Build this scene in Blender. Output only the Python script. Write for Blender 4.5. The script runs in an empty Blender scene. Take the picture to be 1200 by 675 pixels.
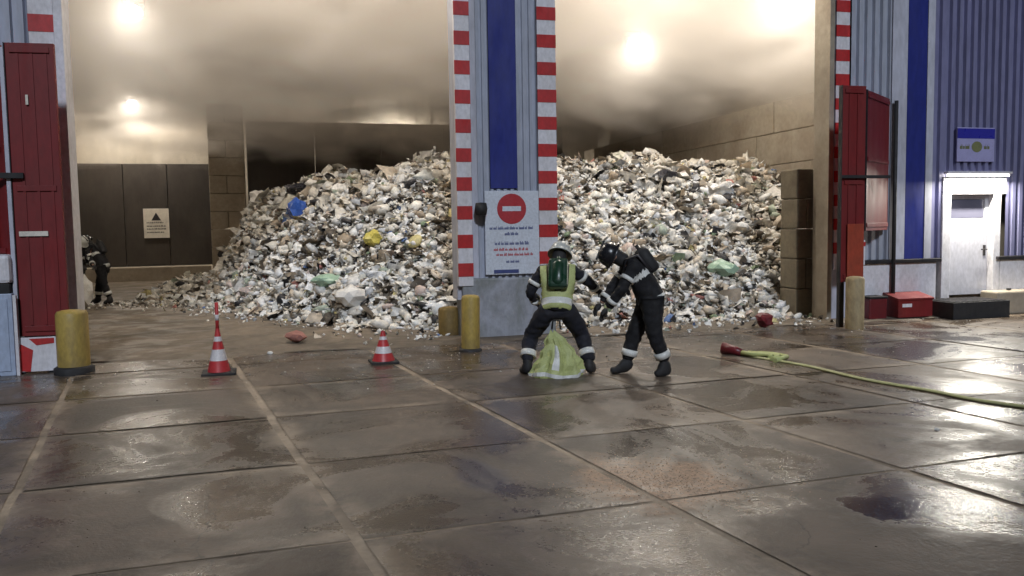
import bpy, bmesh, math, random
import numpy as np
from mathutils import Vector, Matrix, Euler

random.seed(7)
rng = np.random.default_rng(7)
scene = bpy.context.scene
COL = scene.collection

# ------------------------------------------------------------------ camera
cam_d = bpy.data.cameras.new('camera')
cam = bpy.data.objects.new('camera', cam_d)
COL.objects.link(cam)
cam_d.sensor_width = 36.0
cam_d.lens = 36.0 * 970.0 / 1200.0
cam_d.clip_start = 0.05
cam_d.clip_end = 500.0
PITCH, ROLL, EYE = math.radians(4.27), math.radians(0.9), 1.75
fw = Vector((0, math.cos(PITCH), -math.sin(PITCH)))
r0 = Vector((1, 0, 0))
u0 = r0.cross(fw)
rr = r0 * math.cos(ROLL) - u0 * math.sin(ROLL)
uu = u0 * math.cos(ROLL) + r0 * math.sin(ROLL)
m = Matrix((rr, uu, -fw)).transposed().to_4x4()
m.translation = Vector((0, 0, EYE))
cam.matrix_world = m
scene.camera = cam

# ------------------------------------------------------------------ sky and yard light
world = bpy.data.worlds.new('World')
scene.world = world
world.use_nodes = True
nt = world.node_tree
nt.nodes.clear()
SUN_EL, SUN_AZ = math.radians(34), math.radians(170)
sky = nt.nodes.new('ShaderNodeTexSky')
sky.sky_type = 'NISHITA'
sky.sun_disc = False
sky.sun_elevation = SUN_EL
sky.sun_rotation = SUN_AZ
bg = nt.nodes.new('ShaderNodeBackground')
bg.inputs['Strength'].default_value = 0.0075
wo = nt.nodes.new('ShaderNodeOutputWorld')
nt.links.new(sky.outputs[0], bg.inputs[0])
nt.links.new(bg.outputs[0], wo.inputs[0])
sd = bpy.data.lights.new('yard_light', 'SUN')
sd.energy = 1.6
sd.angle = math.radians(6)
sd.color = (0.80, 0.88, 1.0)
sun = bpy.data.objects.new('yard_light', sd)
COL.objects.link(sun)
sdir = Vector((math.sin(SUN_AZ) * math.cos(SUN_EL), math.cos(SUN_AZ) * math.cos(SUN_EL), math.sin(SUN_EL)))
sun.rotation_euler = sdir.to_track_quat('Z', 'Y').to_euler()

scene.view_settings.view_transform = 'Standard'
scene.view_settings.look = 'None'
scene.view_settings.exposure = 0.0
scene.view_settings.gamma = 1.0
scene.view_settings.use_curve_mapping = False
scene.render.engine = 'CYCLES'
cy = scene.cycles
cy.use_denoising = True
cy.max_bounces = 6
cy.diffuse_bounces = 3
cy.glossy_bounces = 3
cy.volume_bounces = 2
cy.volume_step_rate = 1.0
cy.volume_max_steps = 64
cy.sample_clamp_indirect = 4.0
cy.caustics_reflective = False
cy.caustics_refractive = False

# ------------------------------------------------------------------ facade frame
YAW = math.radians(15.5)
CA, SA = math.cos(YAW), math.sin(YAW)
FO = Vector((0, 13.0, 0))

def F(u, d, z=0.0):
    """facade coordinates (along, depth behind the facade, height) to the world"""
    return Vector((u * CA - d * SA, 13.0 + u * SA + d * CA, z))

# ------------------------------------------------------------------ materials
def new_mat(name):
    mt = bpy.data.materials.new(name)
    mt.use_nodes = True
    n = mt.node_tree
    n.nodes.clear()
    out = n.nodes.new('ShaderNodeOutputMaterial')
    b = n.nodes.new('ShaderNodeBsdfPrincipled')
    n.links.new(b.outputs[0], out.inputs[0])
    return mt, n, b, out

def mixcol(n, fac, a, b, blend='MIX'):
    x = n.nodes.new('ShaderNodeMix')
    x.data_type = 'RGBA'
    x.blend_type = blend
    for sock, v in ((x.inputs[0], fac), (x.inputs[6], a), (x.inputs[7], b)):
        if isinstance(v, bpy.types.NodeSocket):
            n.links.new(v, sock)
        elif isinstance(v, (int, float)):
            sock.default_value = v
        else:
            sock.default_value = (*v, 1.0)
    return x.outputs[2]

def noise(n, scale, detail=4, rough=0.55, vec=None, dist=0.0):
    t = n.nodes.new('ShaderNodeTexNoise')
    t.inputs['Scale'].default_value = scale
    t.inputs['Detail'].default_value = detail
    t.inputs['Roughness'].default_value = rough
    t.inputs['Distortion'].default_value = dist
    if vec is not None:
        n.links.new(vec, t.inputs['Vector'])
    return t.outputs['Fac']

def ramp(n, src, p0, p1, v0=0.0, v1=1.0):
    r = n.nodes.new('ShaderNodeMapRange')
    r.inputs[1].default_value = p0
    r.inputs[2].default_value = p1
    r.inputs[3].default_value = v0
    r.inputs[4].default_value = v1
    n.links.new(src, r.inputs[0])
    return r.outputs[0]

def coords(n, scale=(1, 1, 1), kind='Object', rot=(0, 0, 0)):
    tc = n.nodes.new('ShaderNodeTexCoord')
    mp = n.nodes.new('ShaderNodeMapping')
    mp.inputs['Scale'].default_value = scale
    mp.inputs['Rotation'].default_value = rot
    n.links.new(tc.outputs[kind], mp.inputs[0])
    return mp.outputs[0]

def bump(n, b, h, strength=0.3, dist=0.02):
    bp = n.nodes.new('ShaderNodeBump')
    bp.inputs['Strength'].default_value = strength
    bp.inputs['Distance'].default_value = dist
    n.links.new(h, bp.inputs['Height'])
    n.links.new(bp.outputs[0], b.inputs['Normal'])

def mat(name, col, rough=0.6, metal=0.0, dirt=0.35, dirtcol=None, scale=3.0, stretch=(1, 1, 1), bmp=0.15, coat=0.0):
    mt, n, b, o = new_mat(name)
    v = coords(n, stretch)
    f1 = ramp(n, noise(n, scale, 6, 0.6, v, 0.4), 0.42, 0.72, 0, dirt)
    dc = dirtcol or tuple(c * 0.35 + 0.01 for c in col)
    c = mixcol(n, f1, col, dc)
    f2 = ramp(n, noise(n, scale * 9, 3, 0.6, v), 0.3, 0.7, 0.85, 1.1)
    cc = mixcol(n, 1.0, c, f2, 'MULTIPLY')
    n.links.new(cc, b.inputs['Base Color'])
    n.links.new(ramp(n, noise(n, scale * 2, 4, 0.5, v), 0.3, 0.7, max(0.03, rough - 0.12), min(1, rough + 0.14)), b.inputs['Roughness'])
    b.inputs['Metallic'].default_value = metal
    if coat:
        b.inputs['Coat Weight'].default_value = coat
    if bmp:
        bump(n, b, noise(n, scale * 12, 4, 0.6, v), bmp, 0.006)
    return mt

def emit(name, col, strength):
    mt, n, b, o = new_mat(name)
    b.inputs['Base Color'].default_value = (*col, 1)
    b.inputs['Emission Color'].default_value = (*col, 1)
    b.inputs['Emission Strength'].default_value = strength
    return mt

M = {}
M['clad'] = mat('clad', (0.40, 0.43, 0.52), 0.42, 0.0, 0.35, (0.2, 0.19, 0.18), 1.2, (1, 1, 0.25), 0.06)
M['clad_dark'] = mat('clad_cool_shade', (0.20, 0.20, 0.345), 0.42, 0.0, 0.35, (0.12, 0.12, 0.16), 1.2, (1, 1, 0.25), 0.06)  # darker violet copy of clad; dim cool light put into its colour
M['blue'] = mat('blue_paint', (0.022, 0.032, 0.21), 0.38, 0.0, 0.25, None, 1.5, (1, 1, 0.3), 0.05)
M['trim'] = mat('pale_trim', (0.52, 0.53, 0.62), 0.4, 0.0, 0.4, (0.22, 0.2, 0.18), 1.5, (1, 1, 0.3), 0.06)
M['white'] = mat('white_paint', (0.74, 0.73, 0.78), 0.5, 0.0, 0.4, (0.4, 0.36, 0.3), 2.2, (1, 1, 0.6), 0.08)
M['red'] = mat('signal_red', (0.50, 0.028, 0.03), 0.45, 0.0, 0.35, (0.2, 0.02, 0.02), 2.2, (1, 1, 0.6), 0.08)
M['redsteel'] = mat('oxide_red_steel', (0.19, 0.014, 0.016), 0.5, 0.0, 0.5, (0.09, 0.02, 0.016), 1.6, (1, 1, 0.35), 0.2)
M['redworn'] = mat('faded_red_steel', (0.38, 0.055, 0.025), 0.6, 0.0, 0.6, (0.12, 0.04, 0.02), 2.5, (1, 1, 0.5), 0.2)
M['darksteel'] = mat('dark_steel', (0.03, 0.03, 0.035), 0.5, 0.3, 0.5, (0.07, 0.05, 0.04), 3)
M['black'] = mat('black_rubber', (0.018, 0.018, 0.02), 0.7, 0.0, 0.4, (0.05, 0.045, 0.04), 4)
M['conc'] = mat('raw_concrete', (0.27, 0.245, 0.21), 0.8, 0.0, 0.7, (0.12, 0.1, 0.08), 1.1, (1, 1, 0.7), 0.5)
M['conc_dark'] = mat('dark_concrete', (0.052, 0.042, 0.034), 0.75, 0.0, 0.7, (0.02, 0.016, 0.013), 0.8, (1, 1, 0.5), 0.5)  # dark mottled concrete of the push wall and far wall
M['conc_brown'] = mat('brown_block_concrete', (0.21, 0.175, 0.12), 0.8, 0.0, 0.7, (0.06, 0.048, 0.03), 1.4, (1, 1, 1), 0.5)
M['conc_block'] = mat('block_concrete', (0.36, 0.31, 0.24), 0.85, 0.0, 0.6, (0.17, 0.13, 0.1), 0.9, (1, 1, 1), 0.5)
M['plinth'] = mat('plinth_concrete', (0.36, 0.37, 0.42), 0.6, 0.0, 0.85, (0.12, 0.13, 0.08), 2.0, (1, 1, 0.7), 0.3)
M['faded'] = mat('faded_bollard_paint', (0.40, 0.31, 0.17), 0.65, 0.0, 0.9, (0.17, 0.12, 0.07), 3.6, (1, 1, 0.5), 0.3)
M['yellow'] = mat('worn_yellow', (0.44, 0.31, 0.075), 0.55, 0.0, 0.95, (0.15, 0.11, 0.065), 3.4, (1, 1, 0.5), 0.25)
M['ochre'] = mat('rusty_ochre', (0.20, 0.13, 0.035), 0.65, 0.0, 0.8, (0.07, 0.04, 0.02), 3.5, (1, 1, 0.6), 0.3)
M['door'] = mat('door_white', (0.46, 0.46, 0.52), 0.45, 0.0, 0.3, (0.4, 0.38, 0.36), 2.0, (1, 1, 0.5), 0.05)
M['upper'] = mat('hall_cladding', (0.50, 0.45, 0.37), 0.6, 0.0, 0.6, (0.27, 0.22, 0.17), 0.5, (1, 1, 0.3), 0.1)
M['navy'] = mat('navy_cloth', (0.012, 0.013, 0.022), 0.85, 0.0, 0.4, (0.04, 0.035, 0.03), 8, (1, 1, 1), 0.4)
M['blackcloth'] = mat('black_cloth', (0.009, 0.009, 0.012), 0.85, 0.0, 0.4, (0.03, 0.028, 0.025), 8, (1, 1, 1), 0.4)
M['hivis'] = mat('lime_yellow', (0.50, 0.54, 0.22), 0.6, 0.0, 0.3, None, 8, (1, 1, 1), 0.3)
M['reflect'] = mat('silver_tape', (0.80, 0.80, 0.76), 0.35, 0.0, 0.25, None, 10, (1, 1, 1), 0.1)
M['green'] = mat('dark_green', (0.01, 0.045, 0.022), 0.35, 0.0, 0.2, None, 5, (1, 1, 1), 0.05)
M['skin'] = mat('skin', (0.42, 0.24, 0.17), 0.55, 0.0, 0.1, None, 6, (1, 1, 1), 0.05)
M['helmet'] = mat('helmet_shell', (0.52, 0.53, 0.50), 0.3, 0.0, 0.3, (0.2, 0.2, 0.2), 8, (1, 1, 1), 0.05)
M['helmet_dark'] = mat('dark_helmet_shell', (0.015, 0.015, 0.018), 0.25, 0.0, 0.2, None, 8, (1, 1, 1), 0.05)
M['conered'] = mat('cone_red', (0.58, 0.045, 0.05), 0.45, 0.0, 0.35, (0.25, 0.03, 0.03), 6, (1, 1, 1), 0.1)
M['conewhite'] = mat('cone_white', (0.78, 0.74, 0.74), 0.35, 0.0, 0.3, (0.5, 0.4, 0.38), 6, (1, 1, 1), 0.05)
M['hose'] = mat('hose_lime', (0.42, 0.43, 0.19), 0.6, 0.0, 0.6, (0.3, 0.27, 0.16), 2.0, (1, 1, 1), 0.4)
M['maroon'] = mat('maroon_paint', (0.14, 0.012, 0.018), 0.4, 0.0, 0.4, None, 5)
M['signwhite'] = mat('sign_white', (0.66, 0.70, 0.78), 0.35, 0.0, 0.25, (0.4, 0.42, 0.45), 3, (1, 1, 1), 0.03)
M['ink'] = mat('sign_ink', (0.06, 0.08, 0.22), 0.4, 0.0, 0.0, None, 3, (1, 1, 1), 0)
M['inkred'] = mat('sign_red_ink', (0.45, 0.04, 0.05), 0.4, 0.0, 0.0, None, 3, (1, 1, 1), 0)
M['paper'] = mat('old_paper_white', (0.78, 0.73, 0.64), 0.5, 0.0, 0.3, None, 5, (1, 1, 1), 0.03)
M['signblue'] = mat('sign_blue', (0.03, 0.03, 0.33), 0.35, 0.0, 0.15, None, 5, (1, 1, 1), 0.03)
M['olive'] = mat('olive_print', (0.20, 0.21, 0.10), 0.4, 0.0, 0.3, None, 9, (1, 1, 1), 0.03)
M['signlilac'] = mat('sign_lilac', (0.38, 0.37, 0.62), 0.4, 0.0, 0.2, None, 9, (1, 1, 1), 0.03)
M['bagblue'] = mat('blue_film', (0.03, 0.10, 0.42), 0.3, 0.0, 0.3, None, 6, (1, 1, 1), 0.3)
M['bagyellow'] = mat('yellow_film', (0.55, 0.47, 0.10), 0.35, 0.0, 0.3, None, 6, (1, 1, 1), 0.3)
M['baggreen'] = mat('pale_green_film', (0.33, 0.48, 0.36), 0.35, 0.0, 0.3, None, 6, (1, 1, 1), 0.3)
M['bagwhite'] = mat('white_film', (0.78, 0.76, 0.72), 0.35, 0.0, 0.2, None, 6, (1, 1, 1), 0.3)
M['bagdark'] = mat('dark_film', (0.03, 0.03, 0.04), 0.3, 0.0, 0.2, None, 6, (1, 1, 1), 0.3)
M['rag'] = mat('red_rag', (0.36, 0.16, 0.13), 0.8, 0.0, 0.4, None, 6, (1, 1, 1), 0.3)
M['grey'] = mat('grey_plastic', (0.30, 0.31, 0.33), 0.5, 0.0, 0.3, None, 5)
M['paleblue'] = mat('pale_blue_panel', (0.42, 0.50, 0.66), 0.4, 0.0, 0.4, (0.2, 0.2, 0.22), 2.5, (1, 1, .5), 0.05)
M['glow'] = emit('lamp_glow', (0.85, 0.93, 1.0), 120.0)
M['tube'] = emit('tube_glow', (1.0, 0.95, 0.80), 16.0)

mt, n, b, o = new_mat('window_glass')
b.inputs['Base Color'].default_value = (0.10, 0.10, 0.14, 1)
b.inputs['Roughness'].default_value = 0.12
M['glass'] = mt

# waste: colour of every piece is its own
mt, n, b, o = new_mat('loose_waste')
at_ = n.nodes.new('ShaderNodeAttribute')
at_.attribute_name = 'piece'
f = ramp(n, noise(n, 14, 3, 0.6, coords(n)), 0.35, 0.75, 1.08, 0.6)
n.links.new(mixcol(n, 1.0, at_.outputs['Color'], f, 'MULTIPLY'), b.inputs['Base Color'])
b.inputs['Roughness'].default_value = 0.6
M['waste'] = mt

# wet concrete of the yard slabs
def wet_concrete(name, base, dark, attr=True, wet=1.0, scale=1.0):
    mt, n, b, o = new_mat(name)
    v = coords(n, (scale, scale, scale))
    big = noise(n, 0.42, 5, 0.6, v, 0.6)
    mid = noise(n, 2.6, 6, 0.65, v, 0.3)
    fine = noise(n, 38, 4, 0.7, v)
    c = mixcol(n, ramp(n, big, 0.38, 0.66), base, dark)
    c = mixcol(n, ramp(n, mid, 0.45, 0.75, 0, 0.55), c, tuple(x * 0.5 for x in dark))
    c = mixcol(n, 1.0, c, ramp(n, fine, 0.25, 0.75, 0.72, 1.25), 'MULTIPLY')
    if attr:
        a = n.nodes.new('ShaderNodeAttribute')
        a.attribute_name = 'tint'
        c = mixcol(n, 1.0, c, a.outputs['Color'], 'MULTIPLY')
    # brown sandy patch, puddle and painted reflection, each with a shape of its own
    def blob(x, y, r, sx=1.0, sy=1.0, edge=0.5):
        tc = n.nodes.new('ShaderNodeTexCoord')
        mp = n.nodes.new('ShaderNodeMapping')
        mp.vector_type = 'TEXTURE'
        mp.inputs['Location'].default_value = (x, y, 0)
        mp.inputs['Scale'].default_value = (r * sx, r * sy, 50)
        mp.inputs['Rotation'].default_value = (0, 0, math.radians(18))
        n.links.new(tc.outputs['Object'], mp.inputs[0])
        ln = n.nodes.new('ShaderNodeVectorMath')
        ln.operation = 'LENGTH'
        n.links.new(mp.outputs[0], ln.inputs[0])
        ad = n.nodes.new('ShaderNodeMath')
        ad.operation = 'ADD'
        n.links.new(ln.outputs['Value'], ad.inputs[0])
        n.links.new(ramp(n, mid, 0.2, 0.8, -0.6, 0.6), ad.inputs[1])
        return ramp(n, ad.outputs[0], 1.0, edge, 0, 1)
    if attr:
        # pale worn bands beside the joints
        e_ = n.nodes.new('ShaderNodeAttribute'); e_.attribute_name = 'worn'
        wn = n.nodes.new('ShaderNodeMath'); wn.operation = 'MULTIPLY'
        n.links.new(e_.outputs['Fac'], wn.inputs[0])
        n.links.new(ramp(n, noise(n, 1.9, 5, 0.65, v), 0.42, 0.6, 0.0, 0.85), wn.inputs[1])
        c = mixcol(n, wn.outputs[0], c, (0.33, 0.255, 0.185))
        sand = blob(0.98, 5.50, 0.72, 0.85, 1.0, 0.45)
        speck = n.nodes.new('ShaderNodeMath'); speck.operation = 'MULTIPLY'
        n.links.new(sand, speck.inputs[0])
        n.links.new(ramp(n, noise(n, 24, 3, 0.7, v), 0.40, 0.56, 0.45, 1.0), speck.inputs[1])
        sand = speck.outputs[0]
        c = mixcol(n, sand, c, (0.55, 0.38, 0.26))
        puddle = blob(2.25, 4.92, 0.30, 1.1, 0.75, 0.75)  # puddle; the dark it reflects is put into its colour
        stripe_reflection = blob(-0.25, 5.75, 0.42, 0.5, 1.2, 0.55)  # painted reflection of the pillar's blue stripe
        c = mixcol(n, puddle, c, (0.012, 0.007, 0.009))
        c = mixcol(n, ramp(n, stripe_reflection, 0, 1, 0, 0.85), c, (0.03, 0.028, 0.045))
        # fine cracks
        vr = n.nodes.new('ShaderNodeTexVoronoi'); vr.feature = 'DISTANCE_TO_EDGE'
        vr.inputs['Scale'].default_value = 0.42
        wv = n.nodes.new('ShaderNodeVectorMath'); wv.operation = 'MULTIPLY_ADD'
        nv = n.nodes.new('ShaderNodeTexNoise'); nv.inputs['Scale'].default_value = 2.2; nv.inputs['Detail'].default_value = 6
        n.links.new(v, nv.inputs['Vector'])
        n.links.new(nv.outputs['Color'], wv.inputs[0]); wv.inputs[1].default_value = (0.7, 0.7, 0.0)
        n.links.new(v, wv.inputs[2]); n.links.new(wv.outputs[0], vr.inputs['Vector'])
        crk = n.nodes.new('ShaderNodeMath'); crk.operation = 'MULTIPLY'
        n.links.new(ramp(n, vr.outputs['Distance'], 0.0, 0.0045, 1.0, 0.0), crk.inputs[0])
        n.links.new(ramp(n, noise(n, 0.7, 2, 0.5, v), 0.5, 0.56, 0, 0.8), crk.inputs[1])
        c = mixcol(n, crk.outputs[0], c, (0.03, 0.024, 0.02))
    n.links.new(c, b.inputs['Base Color'])
    rg = noise(n, 0.75, 6, 0.62, v, 0.9)
    r_ = ramp(n, rg, 0.42, 0.56, 0.15 if wet > 0.5 else 0.5, 0.50 if wet > 0.5 else 0.85)
    if attr:
        gr = n.nodes.new('ShaderNodeMath'); gr.operation = 'MULTIPLY_ADD'
        n.links.new(ramp(n, fine, 0.35, 0.7, -0.05, 0.12), gr.inputs[0]); gr.inputs[1].default_value = 1.0
        n.links.new(r_, gr.inputs[2]); r_ = gr.outputs[0]
    if attr:
        mx = n.nodes.new('ShaderNodeMath'); mx.operation = 'MULTIPLY_ADD'
        n.links.new(sand, mx.inputs[0]); mx.inputs[1].default_value = 0.4
        n.links.new(r_, mx.inputs[2])
        r_ = mx.outputs[0]
    n.links.new(r_, b.inputs['Roughness'])
    if attr:
        ol = n.nodes.new('ShaderNodeMath'); ol.operation = 'MULTIPLY_ADD'
        n.links.new(puddle, ol.inputs[0]); ol.inputs[1].default_value = -0.35
        n.links.new(r_, ol.inputs[2]); ol.use_clamp = True
        n.links.new(ol.outputs[0], b.inputs['Roughness'])
    b.inputs['Specular IOR Level'].default_value = 0.6
    ht = n.nodes.new('ShaderNodeMath'); ht.operation = 'ADD'
    n.links.new(ramp(n, fine, 0, 1, 0, 0.25), ht.inputs[0])
    n.links.new(mid, ht.inputs[1])
    bump(n, b, ht.outputs[0], 0.32, 0.03)
    return mt
M['slab'] = wet_concrete('wet_slab_concrete', (0.145, 0.106, 0.076), (0.048, 0.035, 0.025))
M['joint'] = mat('sandy_joint', (0.42, 0.33, 0.24), 0.7, 0, 0.95, (0.07, 0.055, 0.042), 1.6, (1, 1, 1), 0.4)
M['hallfloor'] = wet_concrete('gritty_hall_floor', (0.20, 0.158, 0.115), (0.10, 0.08, 0.058), attr=False, wet=0.0, scale=2.2)

# ------------------------------------------------------------------ mesh helpers
class MB:
    def __init__(s, *mats):
        s.bm = bmesh.new()
        s.mats = list(mats)
        s.mi = 0
    def use(s, k):
        s.mi = k
        return s
    def _fin(s, faces):
        for f in faces:
            f.material_index = s.mi
    def box(s, x0, x1, y0, y1, z0, z1, bev=0.0, mtx=None):
        r = bmesh.ops.create_cube(s.bm, size=1.0)
        vs = r['verts']
        bmesh.ops.scale(s.bm, vec=(x1 - x0, y1 - y0, z1 - z0), verts=vs)
        bmesh.ops.translate(s.bm, vec=((x0 + x1) / 2, (y0 + y1) / 2, (z0 + z1) / 2), verts=vs)
        if mtx is not None:
            bmesh.ops.transform(s.bm, matrix=mtx, verts=vs)
        faces = set(f for v in vs for f in v.link_faces)
        s._fin(faces)
        if bev > 0:
            ed = list(set(e for v in vs for e in v.link_edges))
            rb = bmesh.ops.bevel(s.bm, geom=ed, offset=bev, segments=2, affect='EDGES', profile=0.5)
            s._fin(rb['faces'])
        return s
    def prism(s, pts, axis, a0, a1):
        """pts polygon in the plane normal to axis"""
        def mk(p, a):
            if axis == 'x': return (a, p[0], p[1])
            if axis == 'y': return (p[0], a, p[1])
            return (p[0], p[1], a)
        v0 = [s.bm.verts.new(mk(p, a0)) for p in pts]
        v1 = [s.bm.verts.new(mk(p, a1)) for p in pts]
        fs = [s.bm.faces.new(v0[::-1]), s.bm.faces.new(v1)]
        k = len(pts)
        for i in range(k):
            fs.append(s.bm.faces.new((v0[i], v0[(i + 1) % k], v1[(i + 1) % k], v1[i])))
        s._fin(fs)
        return s
    def lathe(s, prof, seg=20, c=(0, 0, 0), sy=1.0):
        rings = []
        for r, z in prof:
            if r < 1e-5:
                rings.append([s.bm.verts.new((c[0], c[1], c[2] + z))])
            else:
                rings.append([s.bm.verts.new((c[0] + r * math.cos(2 * math.pi * i / seg), c[1] + sy * r * math.sin(2 * math.pi * i / seg), c[2] + z)) for i in range(seg)])
        fs = []
        for a, bb in zip(rings[:-1], rings[1:]):
            for i in range(seg):
                j = (i + 1) % seg
                q = [a[i % len(a)], a[j % len(a)], bb[j % len(bb)], bb[i % len(bb)]]
                q2 = []
                for v in q:
                    if v not in q2: q2.append(v)
                if len(q2) > 2:
                    fs.append(s.bm.faces.new(q2))
        s._fin(fs)
        for f in fs: f.smooth = True
        return s
    def tube(s, pts, r, seg=10, caps=True):
        pts = [Vector(p) for p in pts]
        rs = r if isinstance(r, (list, tuple)) else [r] * len(pts)
        rings = []
        up = Vector((0, 0, 1))
        for i, p in enumerate(pts):
            t = (pts[min(i + 1, len(pts) - 1)] - pts[max(i - 1, 0)]).normalized()
            a = t.cross(up)
            if a.length < 0.1: a = t.cross(Vector((1, 0, 0)))
            a.normalize()
            bb = t.cross(a).normalized()
            rings.append([s.bm.verts.new(p + (a * math.cos(2 * math.pi * k / seg) + bb * math.sin(2 * math.pi * k / seg)) * rs[i]) for k in range(seg)])
        fs = []
        for a, bb in zip(rings[:-1], rings[1:]):
            for i in range(seg):
                fs.append(s.bm.faces.new((a[i], a[(i + 1) % seg], bb[(i + 1) % seg], bb[i])))
        for f in fs: f.smooth = True
        if caps:
            fs.append(s.bm.faces.new(rings[0][::-1]))
            fs.append(s.bm.faces.new(rings[-1]))
        s._fin(fs)
        return s
    def build(s, name, parent=None, smooth=False):
        bmesh.ops.recalc_face_normals(s.bm, faces=s.bm.faces)
        me = bpy.data.meshes.new(name)
        s.bm.to_mesh(me)
        s.bm.free()
        for mm in s.mats:
            me.materials.append(M[mm] if isinstance(mm, str) else mm)
        if smooth:
            for p in me.polygons: p.use_smooth = True
        ob = bpy.data.objects.new(name, me)
        COL.objects.link(ob)
        if parent is not None:
            ob.parent = parent
        return ob

def tag(o, label=None, cat=None, group=None, kind=None):
    if label: o['label'] = label
    if cat: o['category'] = cat
    if group: o['group'] = group
    if kind: o['kind'] = kind
    return o

def empty(name, loc, rz=0.0, label=None, cat=None, group=None):
    o = bpy.data.objects.new(name, None)
    o.empty_display_size = 0.2
    o.location = loc
    o.rotation_euler = (0, 0, rz)
    COL.objects.link(o)
    return tag(o, label, cat, group)

def on_facade(name, u, d, z, label, cat, group=None, rz=0.0):
    return empty(name, F(u, d, z), YAW + rz, label, cat, group)

def copy_tree(o, parent=None):
    c = o.copy()
    COL.objects.link(c)
    c.parent = parent
    for ch in [x for x in bpy.data.objects if x.parent == o]:
        copy_tree(ch, c)
    return c

# ------------------------------------------------------------------ ground
g = MB('joint')
g.box(-80, 80, -60, 120, -0.4, -0.005)
go = g.build('ground')
tag(go, 'sandy base ground showing in the joints between the yard slabs', 'ground', kind='structure')

# slabs: skewed grid of cast concrete plates, each a little tilted and crowned
a_ = Vector((math.cos(math.radians(18)), math.sin(math.radians(18)))) * 1.9
b_ = -Vector((math.cos(math.radians(-66)), math.sin(math.radians(-66)))) * 1.68
Q = Vector((0.23, 6.66))
verts, faces, tints = [], [], []
K = 10
worn = []
for i in range(-10, 12):
    for j in range(-5, 7):
        c0 = Q + a_ * i + b_ * j
        cc = c0 + a_ * 0.5 + b_ * 0.5
        if cc.y < -3 or cc.y > 22 or abs(cc.x) > 19: continue
        # keep the plates in front of the hall
        dd = -(cc.x) * SA + (cc.y - 13) * CA
        if dd > 1.6: continue
        R_ = random.Random(i * 131 + j * 17 + 5)
        tx, ty, tz = R_.uniform(-.004, .004), R_.uniform(-.0045, .0045), R_.uniform(.002, .003)
        crown = R_.uniform(0.001, 0.006)
        tint = R_.uniform(0.66, 1.25)
        base = len(verts)
        gx, gy = R_.uniform(0.012, 0.024), R_.uniform(0.006, 0.016)
        for p in range(K + 1):
            for q in range(K + 1):
                s_, t_ = p / K, q / K
                ss, tt = gx + (1 - 2 * gx) * s_, gy + (1 - 2 * gy) * t_
                P = c0 + a_ * ss + b_ * tt
                edge = min(s_, 1 - s_, t_, 1 - t_)
                worn.append(1.0 if (min(s_, 1 - s_) if (i + j) % 3 else edge) < 1e-6 else 0.0)
                z = tz + tx * (s_ - .5) * 2 + ty * (t_ - .5) * 2 + crown * 4 * s_ * (1 - s_) + crown * 3 * t_ * (1 - t_)
                z = max(z, 0.0) + 0.001
                if edge < 1e-6: z -= 0.003
                verts.append((P.x, P.y, z))
        for p in range(K):
            for q in range(K):
                A0 = base + p * (K + 1) + q
                faces.append((A0, A0 + K + 1, A0 + K + 2, A0 + 1))
        tints += [tint] * ((K + 1) ** 2)
me = bpy.data.meshes.new('yard_slabs')
me.from_pydata(verts, [], faces)
ca = me.color_attributes.new('tint', 'FLOAT_COLOR', 'POINT')
ca.data.foreach_set('color', np.repeat(np.array(tints, dtype=np.float32)[:, None], 4, 1).ravel())
wa = me.color_attributes.new('worn', 'FLOAT_COLOR', 'POINT')
wa.data.foreach_set('color', np.repeat(np.array(worn, dtype=np.float32)[:, None], 4, 1).ravel())
me.materials.append(M['slab'])
for p in me.polygons: p.use_smooth = True
so = bpy.data.objects.new('paving', me)
COL.objects.link(so)
tag(so, 'wet brown concrete slabs of the yard in front of the hall', 'paving', kind='structure')

# hall floor: gritty sheet from just in front of the doorways to the back wall
gw = bmesh.new()
NU, ND = 60, 60
us = np.linspace(-10.6, 9.3, NU)
grid = []
for iu, u in enumerate(us):
    row = []
    for k in range(ND):
        d = -0.55 + (20.6) * (k / (ND - 1)) ** 1.4
        if k == 0: d += 0.22 * math.sin(u * 1.7) + 0.15 * math.sin(u * 4.1 + 1)
        z = 0.012 + min(1, max(0, k / 3)) * 0.02 + 0.004 * math.sin(u * 5 + d * 3)
        if k == 0: z = -0.02
        row.append(gw.verts.new(F(u, d, z)))
    grid.append(row)
for iu in range(NU - 1):
    for k in range(ND - 1):
        f_ = gw.faces.new((grid[iu][k], grid[iu + 1][k], grid[iu + 1][k + 1], grid[iu][k + 1]))
        f_.smooth = True
me = bpy.data.meshes.new('hall_floor')
gw.to_mesh(me); gw.free()
me.materials.append(M['hallfloor'])
ho = bpy.data.objects.new('hall_floor', me)
COL.objects.link(ho)
tag(ho, 'brown gritty concrete floor inside the hall', 'floor', kind='structure')

# ------------------------------------------------------------------ the hall building
ZT = 9.0
ZO = 6.7
hall = on_facade('industrial_hall', 0, 0, 0, 'large waste hall with two tall open doorways, pale ribbed cladding and blue stripes', 'building')

def ribbed(name, matn, u0, u1, z0, z1, pitch=0.16, depth=0.06, d=0.0, phase=0.0):
    b = MB(matn)
    prof = []
    u = u0
    k = 0
    while u < u1 - 1e-6:
        for du, dy in ((0, 0), (pitch * 0.45, 0), (pitch * 0.55, depth), (pitch * 0.90, depth)):
            if u + du < u1: prof.append((u + du, d + dy))
        u += pitch
    prof.append((u1, d))
    vs0 = [b.bm.verts.new((p[0], p[1], z0)) for p in prof]
    vs1 = [b.bm.verts.new((p[0], p[1], z1)) for p in prof]
    for i in range(len(prof) - 1):
        b.bm.faces.new((vs0[i], vs0[i + 1], vs1[i + 1], vs1[i]))
    return b.build(name, hall)

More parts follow.
